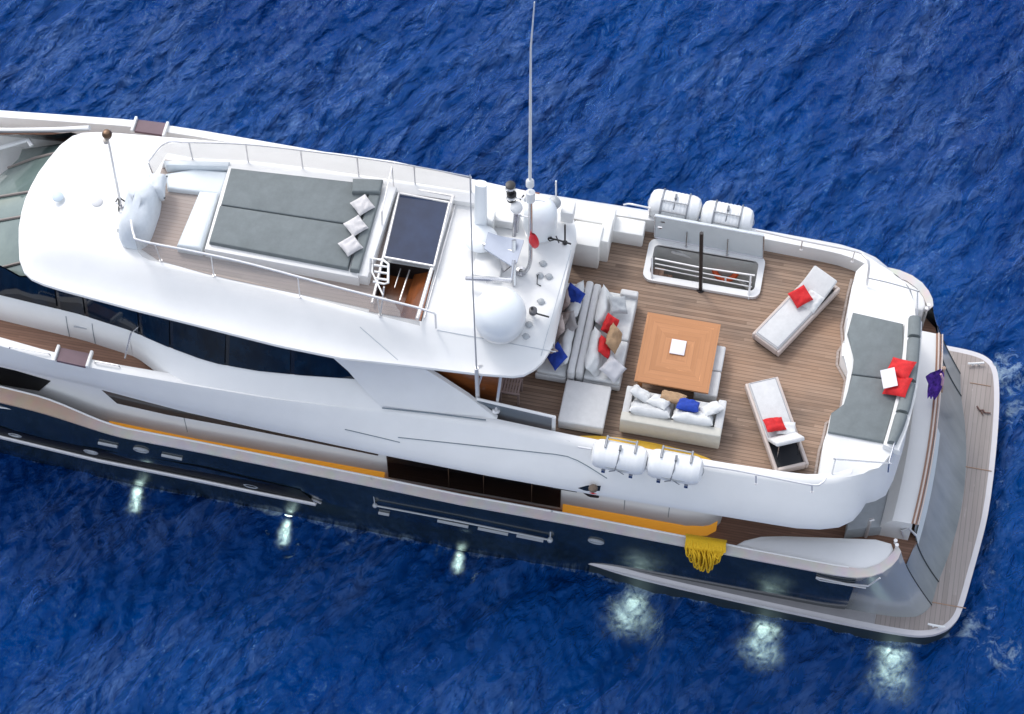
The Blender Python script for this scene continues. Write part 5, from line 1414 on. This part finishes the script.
for dx,dy,zz,nm in ((0,0,8.75,'lamp'),(1,9,8.5,'lamp')):
    mb=MB(); c=P(510.5+dx,187+dy,zz); mb.lathe([(.1,-.14),(.11,-.08),(.11,-.05)],c,14); mb.lathe([(.11,.05),(.11,.09),(0,.12)],c,14); l=mb.build('lamp',black,ms_)
    mb=MB(); mb.lathe([(.095,-.05),(.095,.05)],c,14); mb.build('lens',mat('clear lens',(.6,.6,.62),.2),l)
mb=MB(); mb.tube([P(512,202,8.2),P(510.5,186,8.72)],.035,6); mb.tube([P(520,200,8.3),P(524,195,8.4)],.02,6); mb.build('lamp_post',black,ms_)
# camera ball with short aerial
c=P(554,216,7.1); cm_=thing('camera_ball','grey camera ball with a short white aerial at the aft edge of the roof','camera',tuple(c))
mb=MB(); k=P(554,203,7.55); mb.tube([c,k],.05,8); mb.lathe([(0,-.16),(.12,-.1),(.16,0),(.12,.1),(0,.16)],k,18); mb.build('housing',mat('camera grey',(.40,.42,.44),.4),cm_,angle=60)
mb=MB(); mb.lathe([(0,0),(.06,0),(.06,.05),(0,.05)],k+Vector((0,-.15,.03)),10,Matrix.Rotation(R_(60),4,'X')); mb.build('camera_lens',black,cm_)
mb=MB(); mb.tube([P(556,197,7.7),P(556,181,8.4)],.02,6); mb.build('aerial',white,cm_)
# black wind sensor
c=P(565,243,7.08); wsn=thing('wind_sensor','black wind sensor arm on a thin pole at the aft roof edge','wind sensor',tuple(c))
mb=MB(); mb.tube([c,P(565,225,7.9)],.022,6); mb.lathe([(.06,0),(.06,.03),(0,.03)],c,8); mb.build('pole',black,wsn)
mb=MB(); mb.tube([P(548,238,7.3),P(558,240,7.35),P(571,244,7.3)],.022,6); mb.tube([P(548,239,7.3),P(551,237,7.35),P(554,240,7.3),P(550,241,7.28),P(548,239,7.3)],.016,5); mb.tube([P(556,236,7.4),P(559,243,7.25)],.014,5); mb.build('sensor_arm',black,wsn)
# second gadget
c=P(531,313,7.08); g2=thing('roof_floodlight','small black floodlight on an arm beside the large dome','floodlight',tuple(c))
mb=MB(); mb.tube([P(531,312,7.25),P(549,317,7.25)],.022,6); mb.tube([c,P(532,308,7.4)],.03,6); mb.build('arm',black,g2)
mb=MB(); mb.lathe([(0,-.08),(.09,-.05),(.09,.05),(0,.08)],P(533,311,7.3),12); mb.build('lamp_head',mat('dark grey lamp',(.08,.08,.09),.4),g2)
k=0
for (a,b,lb) in ((543,264,'small grey deck fitting on the aft roof, nearest the mast foot'),(540,276,'small grey deck fitting on the aft roof with a hooked wire'),(549,277,'small grey deck fitting on the aft roof, right of the hooked wire'),(529,325,'small grey roof fitting right below the floodlight arm'),(526,337,'small grey roof fitting lowest beside the large dome'),(541,302,'faint grey round fitting on the roof above the floodlight arm')):
    c=P(a,b,7.07); mb=MB(); mb.lathe([(.07,0),(.08,.03),(.05,.06),(0,.07)],c,10); mb.tube([c+Vector((-.09,0,.03)),c+Vector((.09,0,.03))],.018,5)
    solo(mb,'roof_fitting',mat('fitting grey',(.38,.40,.42),.45),lb,'roof fitting',tuple(c),'small grey fittings on the roof')
mb=MB(); mb.tube([P(540,274,7.08),P(537.5,275,7.2),P(537,284,7.1),P(541,286,7.08)],.012,5); solo(mb,'hooked_wire',black,'thin dark hooked wire lying on the roof near the red pennant','wire',tuple(P(540,274,7.08)))
# long whip aerial on the starboard bulwark
c=P(478,403,5.42); wa=thing('whip_aerial','long thin whip aerial rising from the starboard bulwark past the roof','aerial',tuple(c))
mb=MB(); e=P(476.5,368,6.9); mb.tube([c,e],.05,8); mb.lathe([(.1,0),(.1,.04),(0,.05)],c,10); mb.tube([P(477.5,388,6.05),P(484,368,6.6)],.028,6); mb.tube([P(478,366,6.7),P(488,366,6.62)],.03,6); mb.build('aerial_foot',steelw,wa)
mb=MB(); mb.tube([e,P(473,290,10.0),P(470,175,14.6)],.020,6,r2=.010); mb.build('aerial_rod',mat('grey aerial rod',(.45,.45,.46),.5),wa)
# forward light pole
c=P(121,206,7.08); fp_=thing('light_pole','thin steel pole with a brown lamp at its top on the forward roof','light pole',tuple(c))
t=P(107,134,9.9)
mb=MB(); mb.tube([c,t],.032,8,r2=.024); mb.lathe([(.07,0),(.07,.03),(0,.04)],c,10); mb.build('pole',steel,fp_)
mb=MB(); 
for k in range(3):
    a=R_(120*k+30); mb.tube([c+Vector((0,0,.35)),c+Vector((.16*math.cos(a),.16*math.sin(a),.02))],.018,5)
mb.build('pole_stay',black,fp_)
mb=MB(); mb.lathe([(0,-.1),(.09,-.08),(.11,0),(.07,.08),(0,.1)],t,14); mb.build('lamp',mat('bronze lamp',(.12,.07,.04),.35,.5),fp_)
mb=MB(); mb.lathe([(0,-.07),(.06,-.04),(.06,.04),(0,.07)],P(106,141,9.7),10); mb.build('sensor',mat('pale sensor',(.5,.45,.4),.4),fp_)
# blemishes / vents on the forward roof
for (a,b,cx,lb) in ((58,197,(.52,.60,.66),'bluish vent cap on the forward roof nearest the windshield'),(97,202,(.62,.62,.63),'pale oval vent cap between the light pole and the bluish vent')):
    c=P(a,b,7.06); mb=MB(); mb.lathe([(.13,0),(.13,.03),(.09,.055),(0,.06)],c,18); solo(mb,'vent_cap',mat('vent '+lb[:5],cx,.5),lb,'vent',tuple(c))
# roof joints
mb=MB()
for pts in ([(470,200),(471,245),(472,310),(472,366)],[(452,250),(440,305)],[(443,282),(478,286)]):
    pass
ss=MB(); 
def rseam(a,b,n=14):
    l=[]
    for k in range(n+1):
        q=P(a[0]+(b[0]-a[0])*k/n,a[1]+(b[1]-a[1])*k/n,7.0)
        for _ in range(4): q=P(a[0]+(b[0]-a[0])*k/n,a[1]+(b[1]-a[1])*k/n,roof_z(q.x,q.y-YO))
        l.append(q+Vector((0,0,.002)))
    ss.tube(l,.010,5)
rseam((437,330),(556,352)); rseam((571,250),(541,356)); rseam((360,327),(398,360))
ss.build('roof_joint',mat('roof joint',(.50,.53,.56),.6),yacht)
mb=MB(); mb.box(P(508,222,7.1)+Vector((0,0,.12)),(.55,.35,.28),bevel=.04); mb.box(P(488,268,7.1)+Vector((0,0,.06)),(.62,.6,.12),bevel=.03); mb.box(P(568,214,7.05)+Vector((0,0,.1)),(.28,.36,.4),bevel=.03); islands(mb,'roof_locker',mat('roof locker white',(.77,.77,.76),.45,var=.04),yacht)

# --- person at the small side opening
def person():
    p0=on_side(593,493,-.02); foot=Vector((p0.x+.0,p0.y+.52,2.97))
    J=[((0,0,.92),.13),((0,0,1.12),.125),((0,0,1.34),.145),((0,-.02,1.47),.06),((0,-.03,1.56),.085),((0,-.04,1.66),.095),((0,-.03,1.74),.055),
       ((-.17,0,1.38),.06),((-.24,-.02,1.12),.045),((-.16,-.06,1.26),.035),((-.10,-.08,1.36),.03),((.17,0,1.38),.06),((.24,-.02,1.12),.045),((.16,-.06,1.26),.035),((.10,-.08,1.36),.03),
       ((-.09,0,.84),.10),((-.1,-.01,.48),.065),((-.1,.02,.08),.045),((-.1,.08,.03),.04),((.09,0,.84),.10),((.1,-.01,.48),.065),((.1,.02,.08),.045),((.1,.08,.03),.04)]
    E=[(0,1),(1,2),(2,3),(3,4),(4,5),(5,6),(2,7),(7,8),(8,9),(9,10),(2,11),(11,12),(12,13),(13,14),(0,15),(15,16),(16,17),(17,18),(0,19),(19,20),(20,21),(21,22)]
    me=bpy.data.meshes.new('tmp'); me.from_pydata([j[0] for j in J],E,[]); o=bpy.data.objects.new('tmp',me); col.objects.link(o)
    m=o.modifiers.new('s','SKIN'); me.skin_vertices[0].data[0].use_root=True
    for i,j in enumerate(J): me.skin_vertices[0].data[i].radius=(j[1],j[1])
    m2=o.modifiers.new('u','SUBSURF'); m2.levels=1; m2.render_levels=1
    dg=bpy.context.evaluated_depsgraph_get(); ev=o.evaluated_get(dg); nm=bpy.data.meshes.new_from_object(ev)
    bpy.data.objects.remove(o)
    root=thing('person','person in a red top standing at the small pointed opening in the lower side','person',tuple(foot))
    b=bpy.data.objects.new('body',nm); col.objects.link(b); b.parent=root; nm.materials.clear(); nm.materials.append(mat('skin',(.45,.25,.17),.6)); WM[b.name]=WM[root.name]
    for p in nm.polygons: p.use_smooth=True
    shear=lambda z: -.72*max(0,z-.95)       # the figure leans out of the opening
    for v in nm.vertices: v.co.y+=shear(v.co.z)
    mb=MB()
    for z0,z1,r0,r1 in ((.86,1.42,.175,.185),): 
        mb.lathe([(.19,.88),(.2,1.1),(.25,1.3),(.22,1.43),(.07,1.49)],foot,16)
    for v in mb.bm.verts: v.co.y+=shear(v.co.z-foot.z)
    mb.build('shirt',redfab,root,angle=80)
    mb=MB(); mb.lathe([(.098,1.66),(.105,1.72),(.08,1.79),(0,1.82)],foot+Vector((0,-.02,0)),14)
    for v in mb.bm.verts: v.co.y+=shear(v.co.z-foot.z)
    mb.build('hair',mat('hair grey brown',(.12,.09,.07),.8),root,angle=80)
person()
mb=MB(); A=resample([on_side(578,487.3,.02),on_side(588,484.5,.02),on_side(601,485,.02)],8); B=resample([on_side(578,487.3,.02),on_side(586,490.3,.02),on_side(600,490.2,.02)],8); mb.loft([A,B]); mb.build('corner_window',winglass,yacht)

# --- underwater lamps: lens on the hull and the lit water in front of it
lensm=bpy.data.materials.new('lamp lens'); lensm.use_nodes=True
b=lensm.node_tree.nodes['Principled BSDF']; b.inputs['Emission Color'].default_value=(.8,1,.95,1); b.inputs['Emission Strength'].default_value=6
def glow_mat(i,st):
    m=bpy.data.materials.new('lit water'); m.use_nodes=True; N=m.node_tree.nodes; L=m.node_tree.links
    N.remove(N['Principled BSDF']); e=N.new('ShaderNodeEmission'); e.inputs[0].default_value=(.68,.97,.88,1)
    tc=N.new('ShaderNodeTexCoord'); sp=N.new('ShaderNodeSeparateXYZ'); L.new(tc.outputs['Generated'],sp.inputs[0])
    def M(op,x,y=None):
        k=N.new('ShaderNodeMath'); k.operation=op
        for j,v in enumerate((x,y)):
            if v is None: continue
            if isinstance(v,(int,float)): k.inputs[j].default_value=v
            else: L.new(v,k.inputs[j])
        return k.outputs[0]
    wn=N.new('ShaderNodeTexNoise'); wn.inputs['Scale'].default_value=2.6; wn.inputs['Detail'].default_value=3; wn.noise_dimensions='4D'; wn.inputs['W'].default_value=i*3.7; L.new(tc.outputs['Object'],wn.inputs[0])
    sc=N.new('ShaderNodeSeparateColor'); L.new(wn.outputs['Color'],sc.inputs[0])
    wu=M('MULTIPLY',M('SUBTRACT',sc.outputs[0],.5),1.1); wv=M('MULTIPLY',M('SUBTRACT',sc.outputs[1],.5),.7)
    u=M('ABSOLUTE',M('ADD',M('MULTIPLY',M('SUBTRACT',sp.outputs[0],.5),2),wu)); v=M('MAXIMUM',M('ADD',M('SUBTRACT',1.0,sp.outputs[1]),wv),0)   # v runs outboard, a ragged beam widening from the lamp
    q_=M('DIVIDE',u,M('ADD',M('MULTIPLY',v,.45),.30))
    edge=M('MAXIMUM',M('SUBTRACT',1.0,M('POWER',M('ABSOLUTE',M('MULTIPLY',M('SUBTRACT',sp.outputs[0],.5),2)),3.0)),0)
    side=M('MULTIPLY',M('POWER',2.718,M('MULTIPLY',M('MULTIPLY',q_,q_),-1.8)),edge)
    fall=M('MULTIPLY',M('POWER',M('MAXIMUM',M('SUBTRACT',1.0,v),0),1.3),M('MINIMUM',M('MULTIPLY',sp.outputs[1],3.0),1.0))
    zz=M('MAXIMUM',M('SUBTRACT',1.0,M('ABSOLUTE',M('MULTIPLY',M('SUBTRACT',sp.outputs[2],.5),2))),0)
    near=M('MINIMUM',M('MULTIPLY',M('SUBTRACT',1.0,sp.outputs[1]),7.0),1.0)
    p=N.new('ShaderNodeMath'); p.operation='MULTIPLY'; L.new(M('MULTIPLY',M('MULTIPLY',side,fall),near),p.inputs[0]); L.new(M('MULTIPLY',zz,2.0),p.inputs[1])
    n=N.new('ShaderNodeTexNoise'); n.inputs['Scale'].default_value=4.5; n.inputs['Detail'].default_value=7; n.inputs['Roughness'].default_value=.7; n.inputs['Distortion'].default_value=1.2; L.new(tc.outputs['Object'],n.inputs[0])
    nr=N.new('ShaderNodeMapRange'); nr.inputs[1].default_value=.44; nr.inputs[2].default_value=.62; nr.inputs[3].default_value=.05; nr.inputs[4].default_value=2.2; L.new(n.outputs['Fac'],nr.inputs[0])
    q=N.new('ShaderNodeMath'); q.operation='MULTIPLY'; L.new(p.outputs[0],q.inputs[0]); L.new(nr.outputs[0],q.inputs[1])
    s=N.new('ShaderNodeMath'); s.operation='MULTIPLY'; L.new(q.outputs[0],s.inputs[0]); s.inputs[1].default_value=st
    L.new(s.outputs[0],e.inputs[1]); L.new(e.outputs[0],N['Material Output'].inputs['Volume']); return m
GLOW=[(139,483,.28,.46,14),(288,516,.26,.44,13),(461,548,.23,.35,13),(636,589,.95,.80,5.0),(768,613,.80,.90,5.5),(899,639,.90,1.0,5.5)]
for i,(px,py,w,l,st) in enumerate(GLOW):
    c=P(px,py,-.1); mb=MB()
    mb.lathe([(0,-.02),(.10,-.02),(.10,.02),(0,.02)],c+Vector((0,.05 if i<3 else .4,-.0)),12,Matrix.Rotation(R_(90),4,'X'))
    mb.build('underwater_lamp',lensm,yacht)
    mb=MB(); mb.box((0,0,0),(2.1*w,1.75*l,.5))
    o=mb.build('lit_water',glow_mat(i,st),kind='stuff'); o.location=(c.x-.03,c.y-l*.80,-.45)
    o['label']='turquoise water lit by a lamp under the hull'
